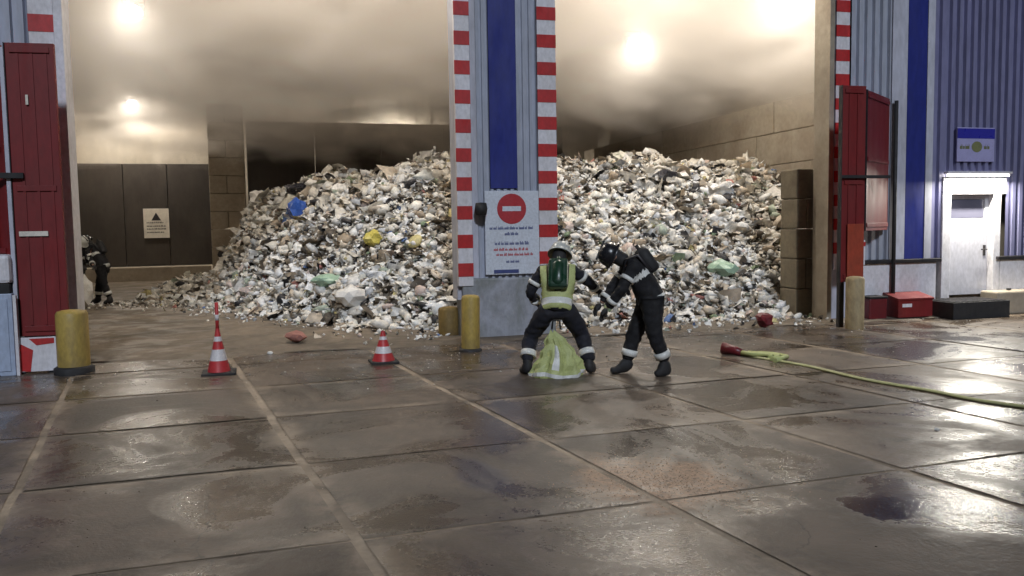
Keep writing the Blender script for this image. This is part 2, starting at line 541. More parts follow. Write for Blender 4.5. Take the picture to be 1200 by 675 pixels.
def hpart(name, matn, u0, u1, d0, d1, z0, z1, bev=0.0, parent=None):
    return MB(matn).box(u0, u1, d0, d1, z0, z1, bev).build(name, parent or hall)

# centre pillar
hpart('pillar_core', 'trim', -0.86, 0.745, 0.06, 0.42, 0.62, ZT)
hpart('pillar_plinth', 'plinth', -0.80, 0.72, -0.03, 0.46, 0.0, 0.95, 0.03)
hpart('edge_trim', 'trim', -0.62, -0.53, -0.02, 0.055, 0.95, ZT)
ribbed('cladding', 'clad', -0.52, -0.33, 0.95, ZT, 0.095, 0.03)
hpart('blue_stripe', 'blue', -0.322, 0.112, -0.012, 0.05, 2.34, ZT)
ribbed('cladding', 'clad', 0.118, 0.44, 0.95, ZT, 0.107, 0.03)
ribbed('cladding', 'clad', -0.322, 0.112, 0.95, 2.33, 0.109, 0.03)
# left wing
ribbed('cladding', 'clad', -12.5, -6.61, 0.5, ZT, 0.16, 0.06)
hpart('plinth', 'plinth', -12.5, -6.32, -0.02, 0.3, 0, 0.5, 0.01)
hpart('jamb', 'white', -6.295, -6.19, -0.06, 0.36, 0, ZT)
# right wing
ribbed('cladding', 'clad', 6.19, 7.02, 1.05, ZT, 0.16, 0.06)
hpart('flat_trim', 'trim', 7.03, 7.35, -0.02, 0.05, 1.05, ZT)
hpart('blue_stripe', 'blue', 7.36, 7.77, -0.015, 0.05, 1.05, ZT)
hpart('flat_trim', 'trim', 7.78, 7.93, -0.02, 0.05, 1.05, ZT)
ribbed('cladding', 'clad_dark', 7.94, 8.16, 1.05, ZT, 0.16, 0.06)
ribbed('cladding', 'clad_dark', 8.16, 9.62, 2.52, ZT, 0.16, 0.06)
ribbed('cladding', 'clad_dark', 9.62, 14.0, 1.05, ZT, 0.16, 0.06)
hpart('base_wall', 'white', 6.19, 8.05, -0.03, 0.25, 0.0, 0.98, 0.01)
hpart('base_wall', 'white', 9.50, 14.0, -0.03, 0.25, 0.0, 0.98, 0.01)
hpart('ledge', 'darksteel', 6.19, 8.12, -0.09, 0.06, 0.985, 1.045, 0.008)
hpart('ledge', 'darksteel', 9.40, 14.0, -0.09, 0.06, 0.985, 1.045, 0.008)
hpart('wall_backing', 'conc', 6.2, 14.0, 0.27, 0.42, 0.0, ZT)
hpart('jamb', 'conc_block', 5.74, 5.83, -0.03, 0.4, 0, ZT)
hpart('jamb', 'trim', 5.835, 6.18, 0.03, 0.4, 0, ZT)
# headers over the doorways, inner walls and roof
hpart('header', 'clad', -6.26, -0.87, 0.02, 0.3, ZO, ZT)
hpart('header', 'clad', 0.75, 5.73, 0.02, 0.3, ZO, ZT)
hpart('roof', 'upper', -12.6, 14.1, 0.0, 20.9, ZT, ZT + 0.25)
hpart('side_wall', 'upper', -10.75, -10.45, 0.4, 20.3, 0, ZT)
hpart('side_wall', 'upper', 9.35, 9.6, 0.45, 20.3, 0, ZT)
hpart('outer_wall', 'clad', -12.6, -12.45, 0.0, 20.9, 0, ZT)
hpart('outer_wall', 'clad', 13.95, 14.1, 0.0, 20.9, 0, ZT)
hpart('front_backing', 'conc', -12.4, -6.5, 0.1, 0.36, 0.0, ZT)
rear = MB('upper')
rear.box(-10.44, 9.34, 20.0, 20.3, 0, ZT)
u = -10.3
while u < 9.2:                                   # standing seams of the rear cladding
    rear.box(u, u + 0.05, 19.96, 20.0, 5.7, ZT)
    u += 0.6
rear.build('rear_wall', hall)

def stripes(u0, u1, zlow, first_red, period, d0, d1, share=0.42, lean=0.0):
    b = MB('white', 'red')
    z = zlow
    zr = first_red
    b.use(0).box(u0, u1, d0, d1, zlow, ZT)
    while zr < ZT:
        h = period * share
        if zr > zlow - 0.01:
            b.use(1).box(u0 - 0.004, u1 + 0.004, d0 - 0.006, d0 + 0.02, zr, min(zr + h, ZT))
        zr += period
    return b.build('warning_stripe', hall)
# (heights read off the photograph)
stripes(-0.86, -0.63, 0.84, 0.985, 0.439, -0.05, 0.055, 0.47)
stripes(0.45, 0.75, 1.13, 1.15, 0.420, -0.05, 0.055, 0.47)
stripes(5.86, 6.12, 0.9, 1.18, 0.416, -0.04, 0.02, 0.47)
stripes(-6.60, -6.30, 0.6, 0.81, 0.452, -0.05, 0.055, 0.5)

# personnel door in its lit recess
door = MB('door')
door.box(8.36, 9.33, 0.10, 0.16, 0.34, 1.76, 0.006)
door.box(8.36, 8.46, 0.10, 0.16, 1.765, 2.19)
door.box(9.24, 9.33, 0.10, 0.16, 1.765, 2.19)
door.box(8.465, 9.235, 0.10, 0.16, 2.12, 2.19)
dob = door.build('door', hall)
MB('glass').box(8.465, 9.235, 0.115, 0.135, 1.77, 2.115).build('pane', dob)
hd = MB('darksteel')
hd.tube([(9.25, 0.095, 1.18), (9.25, 0.03, 1.18), (9.12, 0.03, 1.18)], 0.011, 8)
hd.box(9.22, 9.28, 0.088, 0.099, 1.06, 1.26, 0.004)
hd.build('handle', dob)
fr = MB('white')
fr.box(8.17, 8.355, -0.03, 0.2, 0.30, 2.2, 0.008)
fr.box(9.335, 9.49, -0.03, 0.2, 0.30, 2.2, 0.008)
fr.box(8.17, 9.61, -0.03, 0.2, 2.205, 2.50, 0.008)
fr.build('door_frame', hall)

# ------------------------------------------------------------------ walls inside the hall
def block_wall(name, axis, L, H, T, bl, bh, label, cat, loc, rz, matn='conc_block', seed=1, toph=None):
    R_ = random.Random(seed)
    b = MB(matn)
    rows = int(round(H / bh))
    for r in range(rows):
        off = 0 if r % 2 == 0 else -bl / 2
        x = off
        while x < L - 0.02:
            x0, x1 = max(0, x), min(L, x + bl)
            if x1 - x0 > 0.1:
                j = R_.uniform(-.012, .012)
                b.box(x0 + .006, x1 - .006, j, T + j, r * bh + .005, (r + 1) * bh - .005, 0.022)
            x += bl
    ob = b.build(name)
    ob.location = loc
    ob.rotation_euler = (0, 0, rz)
    return tag(ob, label, cat)

block_wall('block_wall', 'x', 19.3, 4.8, 0.6, 1.6, 0.8, 'tall wall of big stacked concrete blocks along the right side of the hall', 'wall',
           F(9.3, 0.62), YAW + math.radians(90), 'conc_block', 3)
block_wall('block_pier', 'x', 0.42, 2.7, 0.5, 0.42, 0.54, 'dark brown stack of concrete blocks just inside the right doorway jamb', 'pier',
           F(5.44, 0.46), YAW, 'conc_brown', 9)
block_wall('block_pier', 'x', 1.15, 6.0, 0.9, 1.15, 0.6, 'pale blotchy concrete block pier left of the waste heap', 'pier',
           F(-5.75, 17.2), YAW, 'conc_block', 5)
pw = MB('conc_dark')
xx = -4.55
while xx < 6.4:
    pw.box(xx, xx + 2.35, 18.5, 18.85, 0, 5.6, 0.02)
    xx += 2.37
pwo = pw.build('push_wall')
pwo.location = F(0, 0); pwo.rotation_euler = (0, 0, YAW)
tag(pwo, 'dark push wall rising behind the waste heap', 'wall')
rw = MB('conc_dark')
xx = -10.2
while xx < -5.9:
    rw.box(xx, min(xx + 1.43, -5.85), 19.3, 19.6, 0.55, 4.15, 0.015)  # ended low; the paler cladding above stands in for lamplight on the wall
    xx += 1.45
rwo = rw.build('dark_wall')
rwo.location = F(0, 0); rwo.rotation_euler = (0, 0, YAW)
tag(rwo, 'dark wall with the white sign at the far left of the hall, ended low to imitate lamp glow above', 'wall')
kb = MB('conc_block')
kb.box(-10.2, -5.9, 18.7, 19.28, 0.0, 0.53, 0.03)
kbo = kb.build('kerb_wall')
kbo.location = F(0, 0); kbo.rotation_euler = (0, 0, YAW)
tag(kbo, 'low pale concrete kerb along the foot of the dark far wall', 'kerb')

# ------------------------------------------------------------------ lamps of the hall
LAMP_W = 560
def hall_lamp(u, d, z, label, power=LAMP_W, first=[None]):
    if first[0] is None:
        t = empty('flood_lamp', (0, 0, 0))
        MB('darksteel').box(-0.2, 0.2, 0.06, 0.16, -0.14, 0.14, 0.02).build('housing', t)
        MB('glow').lathe([(0, -0.05), (0.10, -0.045), (0.145, 0.0), (0.10, 0.05), (0, 0.06)], 16, (0, 0, 0)).build('lens', t)
        MB('darksteel').tube([(-0.22, 0.11, 0), (-0.22, 0.11, 0.26), (0.22, 0.11, 0.26), (0.22, 0.11, 0)], 0.014, 6).build('bracket', t)
        first[0] = t
    else:
        t = copy_tree(first[0])
    t.location = F(u, d, z)
    t.rotation_euler = (0, 0, YAW)
    tag(t, label, 'lamp', 'lamps hanging in the smoke of the hall')
    l = bpy.data.lights.new('lamp_light', 'POINT')
    l.energy = power
    l.color = (1.0, 0.93, 0.82)
    l.shadow_soft_size = 0.15
    lo = bpy.data.objects.new('lamp_light', l)
    COL.objects.link(lo)
    lo.location = F(u, d - 0.35, z - 0.1)
    return t
hall_lamp(-6.35, 7.0, 6.5, 'hazy lamp nearest the top left corner of the left doorway', LAMP_W * 0.42)
hall_lamp(-8.2, 18.4, 6.15, 'hazy lamp above the dark wall with the white sign', LAMP_W * 1.15)
hall_lamp(5.45, 7.5, 6.45, 'brightest bluish white lamp in the right doorway', LAMP_W * 0.55)
hall_lamp(6.7, 3.0, 6.5, 'lamp at the top edge of the right doorway above the block wall', LAMP_W * 0.55)
hall_lamp(0.6, 19.5, 5.25, 'hidden lamp low behind the dark push wall, lighting the strip above it', LAMP_W * 4.0)
hall_lamp(-3.4, 2.0, 7.9, 'unseen added lamp high behind the header of the left doorway', LAMP_W * 2.3)  # added out of view to light the front of the heap
hall_lamp(3.2, 2.0, 7.9, 'unseen added lamp high behind the header of the right doorway', LAMP_W * 2.3)  # likewise added out of view, for the heap's right half

# ------------------------------------------------------------------ smoke under the roof
sm = MB()
sm.box(-10.4, 9.3, 0.55, 19.9, 3.3, ZT - 0.05)
smo = sm.build('smoke')
smo.location = F(0, 0); smo.rotation_euler = (0, 0, YAW)
mt = bpy.data.materials.new('brown_smoke')
mt.use_nodes = True
n = mt.node_tree
n.nodes.clear()
o = n.nodes.new('ShaderNodeOutputMaterial')
pv = n.nodes.new('ShaderNodeVolumePrincipled')
pv.inputs['Color'].default_value = (0.83, 0.77, 0.705, 1)
pv.inputs['Anisotropy'].default_value = 0.25
tc = n.nodes.new('ShaderNodeTexCoord')
sp = n.nodes.new('ShaderNodeSeparateXYZ')
n.links.new(tc.outputs['Object'], sp.inputs[0])
v = coords(n, (0.30, 0.30, 0.6))
nz = noise(n, 1.0, 4, 0.6, v, 1.2)
zz = n.nodes.new('ShaderNodeMath'); zz.operation = 'MULTIPLY_ADD'
n.links.new(nz, zz.inputs[0]); zz.inputs[1].default_value = 3.6
n.links.new(sp.outputs['Z'], zz.inputs[2])
lay = ramp(n, zz.outputs[0], 5.9, 7.5, 0.0, 1.0)
mul = n.nodes.new('ShaderNodeMath'); mul.operation = 'MULTIPLY'
n.links.new(lay, mul.inputs[0])
n.links.new(ramp(n, nz, 0.40, 0.60, 0.12, 0.62), mul.inputs[1])
n.links.new(mul.outputs[0], pv.inputs['Density'])
n.links.new(pv.outputs[0], o.inputs['Volume'])
smo.data.materials.append(mt)
tag(smo, 'thick tan smoke hanging under the roof of the hall', 'smoke', kind='stuff')

# ------------------------------------------------------------------ waste heap
def foot(u):
    return np.interp(u, [-7.2, -6.0, -5.0, -4.0, -2.5, -0.75, 3.0, 5.3], [9.6, 8.6, 7.1, 5.0, 2.3, 1.1, 0.85, 0.5])  # flat beyond
def sstep(x):
    x = np.clip(x, 0, 1)
    return x * x * (3 - 2 * x)
def heap(u, d):
    u = np.asarray(u, float); d = np.asarray(d, float)
    t = np.clip((d - foot(u)) / 5.2, 0, 1)
    prof = 0.35 * sstep(t) + 0.65 * np.sin(t * math.pi / 2)
    H = 0.25 * sstep((u + 7.1) / 1.0) + np.interp(u, [-5.4, -4.9, -4.0, -2.6, -1.0, 0.5, 5.0, 8.8], [0.0, 0.85, 2.2, 2.62, 2.76, 2.98, 2.95, 2.62])
    hh = H * prof
    lump = 0.16 * np.sin(u * 1.9 + d * 0.7) * np.sin(d * 1.6 - u * 0.5) + 0.09 * np.sin(u * 4.3 + 1.0) * np.sin(d * 3.9)
    return hh + lump * np.clip(hh, 0, 1)

hv, hf = [], []
U_ = np.linspace(-7.2, 8.7, 110); D_ = np.linspace(0.4, 18.4, 110)
for u in U_:
    for d in D_:
        h = float(heap(u, d))
        P = F(u, d, h - 0.10)
        hv.append(P[:])
nd = len(D_)
for i in range(len(U_) - 1):
    for j in range(nd - 1):
        k = i * nd + j
        hf.append((k, k + nd, k + nd + 1, k + 1))
hv = np.array(hv, dtype=np.float32); hf = np.array(hf, dtype=np.int32)
hcol = np.tile(np.array([0.24, 0.20, 0.155, 1], dtype=np.float32), (len(hv), 1))

ib = bmesh.new()
bmesh.ops.create_icosphere(ib, subdivisions=1, radius=1.0)
ib.verts.ensure_lookup_table()
IV = np.array([v.co[:] for v in ib.verts]); IF = np.array([[v.index for v in f.verts] for f in ib.faces])
ib.free()
ib = bmesh.new()
bmesh.ops.create_icosphere(ib, subdivisions=2, radius=1.0)
IV2 = np.array([v.co[:] for v in ib.verts]); ib.verts.index_update(); IF2 = np.array([[v.index for v in f.verts] for f in ib.faces])
ib.free()
# sheet 4x4
SV = np.array([[x / 1.5 - 1, y / 1.5 - 1, 0] for x in range(4) for y in range(4)], float)
SF = []
for x in range(3):
    for y in range(3):
        k = x * 4 + y
        SF += [[k, k + 4, k + 5], [k, k + 5, k + 1]]
SF = np.array(SF)
palette = [((0.79, 0.745, 0.66), 38), ((0.86, 0.84, 0.80), 42), ((0.58, 0.50, 0.40), 11), ((0.36, 0.29, 0.21), 5), ((0.10, 0.08, 0.06), 9),
           ((0.03, 0.028, 0.03), 6), ((0.45, 0.47, 0.50), 3), ((0.46, 0.52, 0.42), 2.0), ((0.12, 0.2, 0.4), 0.4), ((0.6, 0.52, 0.25), 0.9),
           ((0.42, 0.18, 0.15), 0.5), ((0.58, 0.47, 0.42), 2.0), ((0.2, 0.26, 0.16), 1.0)]
pc = np.array([p[0] for p in palette]); pw_ = np.array([p[1] for p in palette], float); pw_ /= pw_.sum()

def rotm(r):
    q = r.normal(size=4); q /= np.linalg.norm(q)
    w, x, y, z = q
    return np.array([[1 - 2 * (y * y + z * z), 2 * (x * y - z * w), 2 * (x * z + y * w)],
                     [2 * (x * y + z * w), 1 - 2 * (x * x + z * z), 2 * (y * z - x * w)],
                     [2 * (x * z - y * w), 2 * (y * z + x * w), 1 - 2 * (x * x + y * y)]])
def piece(r, size, kind=None):
    k = r.random() if kind is None else kind
    if k < 0.45:
        V = IV * (r.uniform(0.55, 1.25, (len(IV), 1))) * np.array([1, r.uniform(.5, .95), r.uniform(.3, .75)])
        Fx = IF
    elif k < 0.52:
        V = IV2 * (r.uniform(0.72, 1.12, (len(IV2), 1))) * np.array([1, r.uniform(.6, .95), r.uniform(.4, .8)])
        Fx = IF2
    else:
        V = SV * np.array([1, r.uniform(.5, 1.1), 1]) + r.normal(scale=.22, size=SV.shape)
        Fx = SF
    return (V * size) @ rotm(r).T, Fx

allV = [hv]; allF = [np.concatenate([hf[:, [0, 1, 2]], hf[:, [0, 2, 3]]])]; allC = [hcol]
base = len(hv)
NP = 50000
cnt = 0
while cnt < NP:
    u = rng.uniform(-7.0, 8.65)
    # more pieces on the front slope, fewer far back
    fr_ = float(foot(u))
    d = fr_ + rng.uniform(-0.25, 6.6) if rng.random() < 0.85 else rng.uniform(fr_ + 5, 17.5)
    if d > 18: continue
    if u > 5.35 and d < 1.25: continue
    h = float(heap(u, d))
    if h < 0.12 and rng.random() < 0.55: continue
    cnt += 1
    size = float(np.clip(rng.lognormal(math.log(0.055), 0.58), 0.022, 0.22))
    V, Fx = piece(rng, size)
    V = V * np.array([1, 1, 0.8])
    z = h + rng.uniform(-0.08, 0.05) + size * 0.15
    z = max(z, size * 0.4)
    V = V + np.array(F(u, d, z)[:])
    V[:, 2] = np.maximum(V[:, 2], 0.02)
    c = pc[rng.choice(len(pc), p=pw_)] * rng.uniform(0.8, 1.12)
    allV.append(V.astype(np.float32)); allF.append((Fx + base).astype(np.int32))
    allC.append(np.tile(np.append(np.clip(c, 0, 0.85), 1).astype(np.float32), (len(V), 1)))
    base += len(V)
# crumbs strewn on the floor in front of the heap
for _ in range(900):
    u = rng.uniform(-8.8, 5.8)
    fr_ = float(foot(max(u, -7.2)))
    d = fr_ - abs(rng.normal(0, 0.9)) - 0.05
    if d < -0.8: continue
    if u > -0.95 and u < 0.8 and d < 0.6: continue
    size = float(rng.uniform(0.015, 0.055))
    V, Fx = piece(rng, size)
    V = V + np.array(F(u, d, size * 0.4 + 0.03)[:])
    V[:, 2] = np.maximum(V[:, 2], 0.03)
    c = pc[rng.choice(len(pc), p=pw_)]
    allV.append(V.astype(np.float32)); allF.append((Fx + base).astype(np.int32))
    allC.append(np.tile(np.append(c, 1).astype(np.float32), (len(V), 1)))
    base += len(V)
AV = np.concatenate(allV); AF = np.concatenate(allF); AC = np.concatenate(allC)
me = bpy.data.meshes.new('waste_heap')
me.vertices.add(len(AV)); me.vertices.foreach_set('co', AV.ravel())
me.loops.add(AF.size); me.loops.foreach_set('vertex_index', AF.ravel())
me.polygons.add(len(AF))
me.polygons.foreach_set('loop_start', np.arange(0, AF.size, 3, dtype=np.int32))
me.update(calc_edges=True)
ca = me.color_attributes.new('piece', 'FLOAT_COLOR', 'POINT')
ca.data.foreach_set('color', AC.ravel())
me.materials.append(M['waste'])
wo_ = bpy.data.objects.new('waste_heap', me)
COL.objects.link(wo_)
tag(wo_, 'huge heap of shredded cream and white waste filling the hall', 'waste heap', kind='stuff')

def crumple(name, matn, u, d, size, sc, label, cat, seed, group=None, lift=0.0, world=None):
    r = np.random.default_rng(seed)
    V = IV2 * (r.uniform(0.72, 1.15, (len(IV2), 1))) * np.array(sc) * size
    V[:, 2] = V[:, 2] - V[:, 2].min()
    me = bpy.data.meshes.new(name)
    me.from_pydata([tuple(x) for x in V], [], [tuple(map(int, x)) for x in IF2])
    me.materials.append(M[matn])
    ob = bpy.data.objects.new(name, me)
    COL.objects.link(ob)
    ob.location = world if world else F(u, d, max(0.03, float(heap(u, d))) - 0.05 + lift)
    ob.rotation_euler = (0, 0, r.uniform(0, 6))
    return tag(ob, label, cat, group)
BAGS = [
 ('plastic_bag', 'bagblue', 348, 256, 0.30, (0.8, 0.7, 0.95), 'crumpled bright blue plastic bag on the upper left of the heap', 'bag', 11),
 ('plastic_bag', 'bagdark', 352, 226, 0.36, (1.3, 0.7, 0.4), 'flattened black plastic bag just above the bright blue bag', 'bag', 12),
 ('plastic_bag', 'bagyellow', 438, 288, 0.22, (1.0, 0.8, 0.8), 'crumpled yellow plastic bag in the middle of the left slope', 'bag', 13),
 ('plastic_bag', 'bagwhite', 302, 240, 0.26, (1.0, 0.8, 0.8), 'white plastic bag near the left end of the heap', 'bag', 14),
 ('plastic_bag', 'baggreen', 845, 322, 0.28, (1.2, 0.8, 0.6), 'pale green plastic bag low on the right slope of the heap', 'bag', 15),
 ('plastic_bag', 'bagdark', 782, 212, 0.30, (1.3, 0.7, 0.5), 'black plastic bag near the top of the heap in the right doorway', 'bag', 16),
 ('plastic_bag', 'baggreen', 385, 335, 0.26, (1.3, 0.8, 0.5), 'pale green plastic bag low on the left slope of the heap', 'bag', 17),
 ('plastic_bag', 'bagwhite', 412, 358, 0.30, (1.3, 0.9, 0.7), 'large white plastic bag at the foot of the heap in the left doorway', 'bag', 18),
]
def heap_hit(px, py):
    """where a sight line meets the heap (used once to find the spots read off the photograph)"""
    dirv = fw * 970 + rr * (px - 600) + uu * (337.5 - py)
    dirv = dirv / dirv.y
    Y = 13.2
    while Y < 32:
        P = Vector((0, 0, EYE)) + dirv * Y
        u = P.x * CA + (P.y - 13) * SA; d = -P.x * SA + (P.y - 13) * CA
        if d > 0.3 and P.z < float(heap(u, d)): return u, d
        Y += 0.04
    return None
for (nm, mn, px, py, sz, sc, lb, ct, sd_) in BAGS:
    h = heap_hit(px, py)
    if h: crumple(nm, mn, h[0], h[1], sz, sc, lb, ct, sd_, 'bags lying on the heap')

gv, gf, gc = [], [], []
gb = 0
def crumb(P, size, col):
    global gb
    V = IV[:12] if False else IV
    V = V * rng.uniform(0.5, 1.2, (len(V), 1)) * np.array([1, .8, .45]) * size
    a0 = rng.uniform(0, 6.28)
    V = V @ np.array([[math.cos(a0), -math.sin(a0), 0], [math.sin(a0), math.cos(a0), 0], [0, 0, 1]]) + np.array([P[0], P[1], 0.006 + size * 0.35])
    gv.append(V.astype(np.float32)); gf.append((IF + gb).astype(np.int32)); gc.append(np.tile(np.append(col, 1).astype(np.float32), (len(V), 1)))
    gb += len(V)
for _ in range(1500):                                   # sandy patch by the joint
    crumb((0.98 + rng.normal(0, 0.36) , 5.50 + rng.normal(0, 0.30)), rng.uniform(0.002, 0.007), np.array([0.66, 0.47, 0.33]) * rng.uniform(0.7, 1.25))
for _ in range(1300):                                   # along the joints
    i, j = rng.integers(-5, 7), rng.integers(-3, 4)
    P = Q + a_ * float(i) + b_ * float(j)
    P = P + (a_ * float(rng.random()) if rng.random() < .5 else b_ * float(rng.random()))
    crumb((P.x + rng.normal(0, .03), P.y + rng.normal(0, .03)), rng.uniform(0.002, 0.008), np.array([0.42, 0.34, 0.26]) * rng.uniform(0.4, 1.5))
for _ in range(1400):                                   # strewn before the doorways
    P = F(rng.uniform(-7, 8), -abs(rng.normal(0, 1.5)) + 0.3)
    crumb((P.x, P.y), rng.uniform(0.004, 0.018), pc[rng.choice(len(pc), p=pw_)] * rng.uniform(.6, 1))
for _ in range(500):
    crumb((rng.uniform(-5, 6), rng.uniform(3.6, 11)), rng.uniform(0.003, 0.009), np.array([0.25, 0.2, 0.15]) * rng.uniform(0.3, 2.0))
AV = np.concatenate(gv); AF = np.concatenate(gf); AC = np.concatenate(gc)
me = bpy.data.meshes.new('grit')
me.vertices.add(len(AV)); me.vertices.foreach_set('co', AV.ravel())
me.loops.add(AF.size); me.loops.foreach_set('vertex_index', AF.ravel())
me.polygons.add(len(AF)); me.polygons.foreach_set('loop_start', np.arange(0, AF.size, 3, dtype=np.int32))
me.update(calc_edges=True)
ca = me.color_attributes.new('piece', 'FLOAT_COLOR', 'POINT'); ca.data.foreach_set('color', AC.ravel())
me.materials.append(M['waste'])
gro = bpy.data.objects.new('grit', me); COL.objects.link(gro)
tag(gro, 'sandy grit and crumbs of waste scattered over the yard slabs', 'grit', kind='stuff')

# ------------------------------------------------------------------ collision bollards
def bollard(world, r, h, label, matn='yellow', lean=0.0, base=None):
    t = empty('bollard', world, YAW, label, 'bollard', 'bollards guarding the doorways')
    p = MB(matn)
    p.lathe([(r, 0.0), (r, h - 0.05), (r * 0.9, h - 0.015), (r * 0.55, h), (0, h + 0.004)], 24)
    p.build('post', t)
    if base:
        MB('black').lathe([(r * 1.25, 0.0), (r * 1.25, base - 0.02), (r * 1.08, base), (0, base + .001)], 24).build('collar', t)
    t.rotation_euler = (0, lean, YAW)
    return t
bollard((-5.50, 10.28, -0.005), 0.185, 0.80, 'fat worn yellow bollard beside the red and white board at the left', 'yellow', 0, 0.10)
bollard((-0.60, 11.60, -0.005), 0.13, 0.80, 'slim worn yellow bollard in front of the centre pillar', 'yellow', 0.02, 0.05)
bollard((-1.02, 13.2, 0.0), 0.17, 0.48, 'short rusty ochre bollard behind the left side of the centre pillar', 'ochre')
bollard((5.55, 13.35, -0.005), 0.145, 0.86, 'faded tan bollard in front of the right red gate', 'faded', 0.0)

# ------------------------------------------------------------------ red folding gates
def gate(u, w, label, mirror, bottoms, tops):
    t = on_facade('folding_gate', u, -w, 0, label, 'gate', 'red folding gates beside the doorways')
    s = -1 if mirror else 1
    L1 = bottoms[0]
    # front leaf: steel frame with two recessed fields
    def leaf(x0, x1, y0, y1, z0, z1, name, matn='redsteel', ribs=True):
        L = math.hypot(x1 - x0, y1 - y0)
        ang = math.atan2(y1 - y0, x1 - x0)
        b = MB(matn, 'darksteel')
        b.box(0, L, -0.03, 0.03, z0, z1, 0.006)
        for zc in (z0 + 0.06, (z0 + z1) / 2, z1 - 0.12):
            b.box(0.05, L - 0.05, -0.05, -0.031, zc, zc + 0.07, 0.004)
        k = 0.12
        while ribs and k < L - 0.1:
            b.box(k, k + 0.03, -0.044, -0.031, z0 + 0.14, z1 - 0.13)
            k += 0.16
        b.use(1).box(-0.012, -0.002, -0.045, 0.045, z0, z1)
        ob = b.build(name, t)
        ob.location = (x0, y0, 0)
        ob.rotation_euler = (0, 0, ang)
        return ob
    return t, leaf, s

# right gate
t, leaf, s = gate(5.32, 0.90, 'dark red steel folding gate beside the right doorway, standing open', False, (0.9,), (3.9,))
lf = leaf(0.0, 0.45, 0.0, 0.0, 0.75, 3.93, 'gate_leaf')
MB('redworn').box(0.10, 0.41, -0.075, -0.052, 0.75, 1.70, 0.004).build('cover_plate', lf)
leaf(0.47, 1.58, 0.02, 0.82, 1.58, 3.88, 'gate_leaf', ribs=False)
MB('black').box(-0.04, 0.90, -0.09, -0.053, 2.44, 2.49, 0.005).build('locking_bar', t)
MB('black').tube([(1.74, 0.80, 0), (1.74, 0.80, 3.85)], 0.035, 10).build('support_post', t)
MB('white', 'red').box(0.50, 0.74, 0.30, 0.34, 1.00, 1.42, 0.004).use(1).box(0.50, 0.74, 0.293, 0.299, 1.32, 1.39).build('reflector_plate', t)
MB('darksteel').box(0.0, 0.09, -0.02, 0.06, 0.0, 0.75, 0.006).build('foot_post', t)
# left gate
t, leaf, s = gate(-6.64, 0.95, 'dark red steel folding gate left of the left doorway, with a cream label strip', True, (0.4,), (4.1,))
lf = leaf(0.0, 0.55, 0.0, -0.04, 0.47, 4.08, 'gate_leaf')
MB('paper').box(0.05, 0.38, -0.058, -0.052, 1.72, 1.78, 0.0).build('label_strip', lf)
MB('paper').box(0.21, 0.24, -0.058, -0.052, 3.33, 3.45, 0.0).build('sticker', lf)
leaf(-0.66, -0.07, 0.55, 0.03, 1.45, 4.06, 'gate_leaf')
MB('black').box(-0.75, 0.14, -0.10, -0.06, 2.43, 2.50, 0.005).build('locking_bar', t)
MB('trim').box(-0.062, -0.015, -0.05, 0.02, 0.02, 4.02, 0.004).build('hinge_post', t)
MB('darksteel').box(0.36, 0.46, 0.0, 0.08, 0.0, 0.46, 0.006).build('foot_post', t)

# red and white hazard board below the left gate
t = empty('hazard_board', (-5.97, 10.26, 0), YAW, 'low red and white hazard board with slanted stripes beside the fat yellow bollard', 'board')
b = MB('white', 'red')
b.box(-0.22, 0.24, 0.0, 0.03, 0.03, 0.46, 0.004)
b.use(1).prism([(-0.22, 0.05), (-0.06, 0.03), (-0.02, 0.30), (-0.22, 0.42)], 'y', -0.006, -0.002)
b.use(1).prism([(-0.06, 0.445), (0.22, 0.445), (0.22, 0.38), (0.02, 0.36)], 'y', -0.006, -0.002)
b.build('panel', t)
MB('darksteel').box(-0.18, -0.12, 0.031, 0.10, 0, 0.42).build('leg', t)
MB('darksteel').box(0.14, 0.20, 0.031, 0.10, 0, 0.42).build('leg', t)
# pale blue cabinet at the frame's left edge
t = empty('cabinet', (-6.25, 10.12, 0), YAW, 'pale blue steel cabinet with a dark gap and white lid at the left edge', 'cabinet')
MB('paleblue').box(-0.55, 0.10, 0, 0.45, 0.0, 1.02, 0.01).build('body', t)
MB('black').box(-0.53, 0.08, 0.02, 0.43, 1.02, 1.14, 0.01).build('gap', t)
MB('white').box(-0.55, 0.10, 0, 0.45, 1.14, 1.50, 0.05).build('lid', t)
MB('white').box(0.112, 0.150, -0.02, 0.03, 0.0, 1.0, 0.004).build('edge_rail', t)
MB('paleblue').box(-0.50, 0.05, -0.012, -0.001, 0.06, 0.96, 0.004).build('door', t)

# ------------------------------------------------------------------ signs
def scribble(b, x0, x1, z, h, y, r, fill=0.75, parent=None):
    own = parent is not None
    if own: b = MB(b)
    x = x0
    while x < x1:
        w = r.uniform(0.03, 0.09)
        if x + w > x1: break
        k = x
        while k < x + w:
            cw = r.uniform(0.006, 0.011)
            hh = h * r.choice([0.65, 0.65, 1.0])
            b.box(k, k + cw * 0.75, y - 0.0015, y, z, z + hh)
            k += cw
        x += w + 0.018
    if own: b.build('text_line', parent)
r = random.Random(4)
t = on_facade('notice_board', 0.0, -0.05, 1.0, 'white notice board with a red stop disc fixed to the centre pillar', 'sign')
bd = MB('signwhite')
bd.box(-0.43, 0.445, 0.0, 0.03, 0.0, 1.30, 0.006)
bo = bd.build('board', t)
d_ = MB('inkred', 'signwhite')
ring = [(0.235 * math.cos(a), 0.235 * math.sin(a)) for a in np.linspace(0, 2 * math.pi, 33)[:-1]]
d_.prism([(x + 0.0, z + 1.02) for x, z in ring], 'y', -0.006, -0.001)
d_.use(1).box(-0.15, 0.15, -0.009, -0.0065, 0.985, 1.06)
d_.build('stop_disc', t)
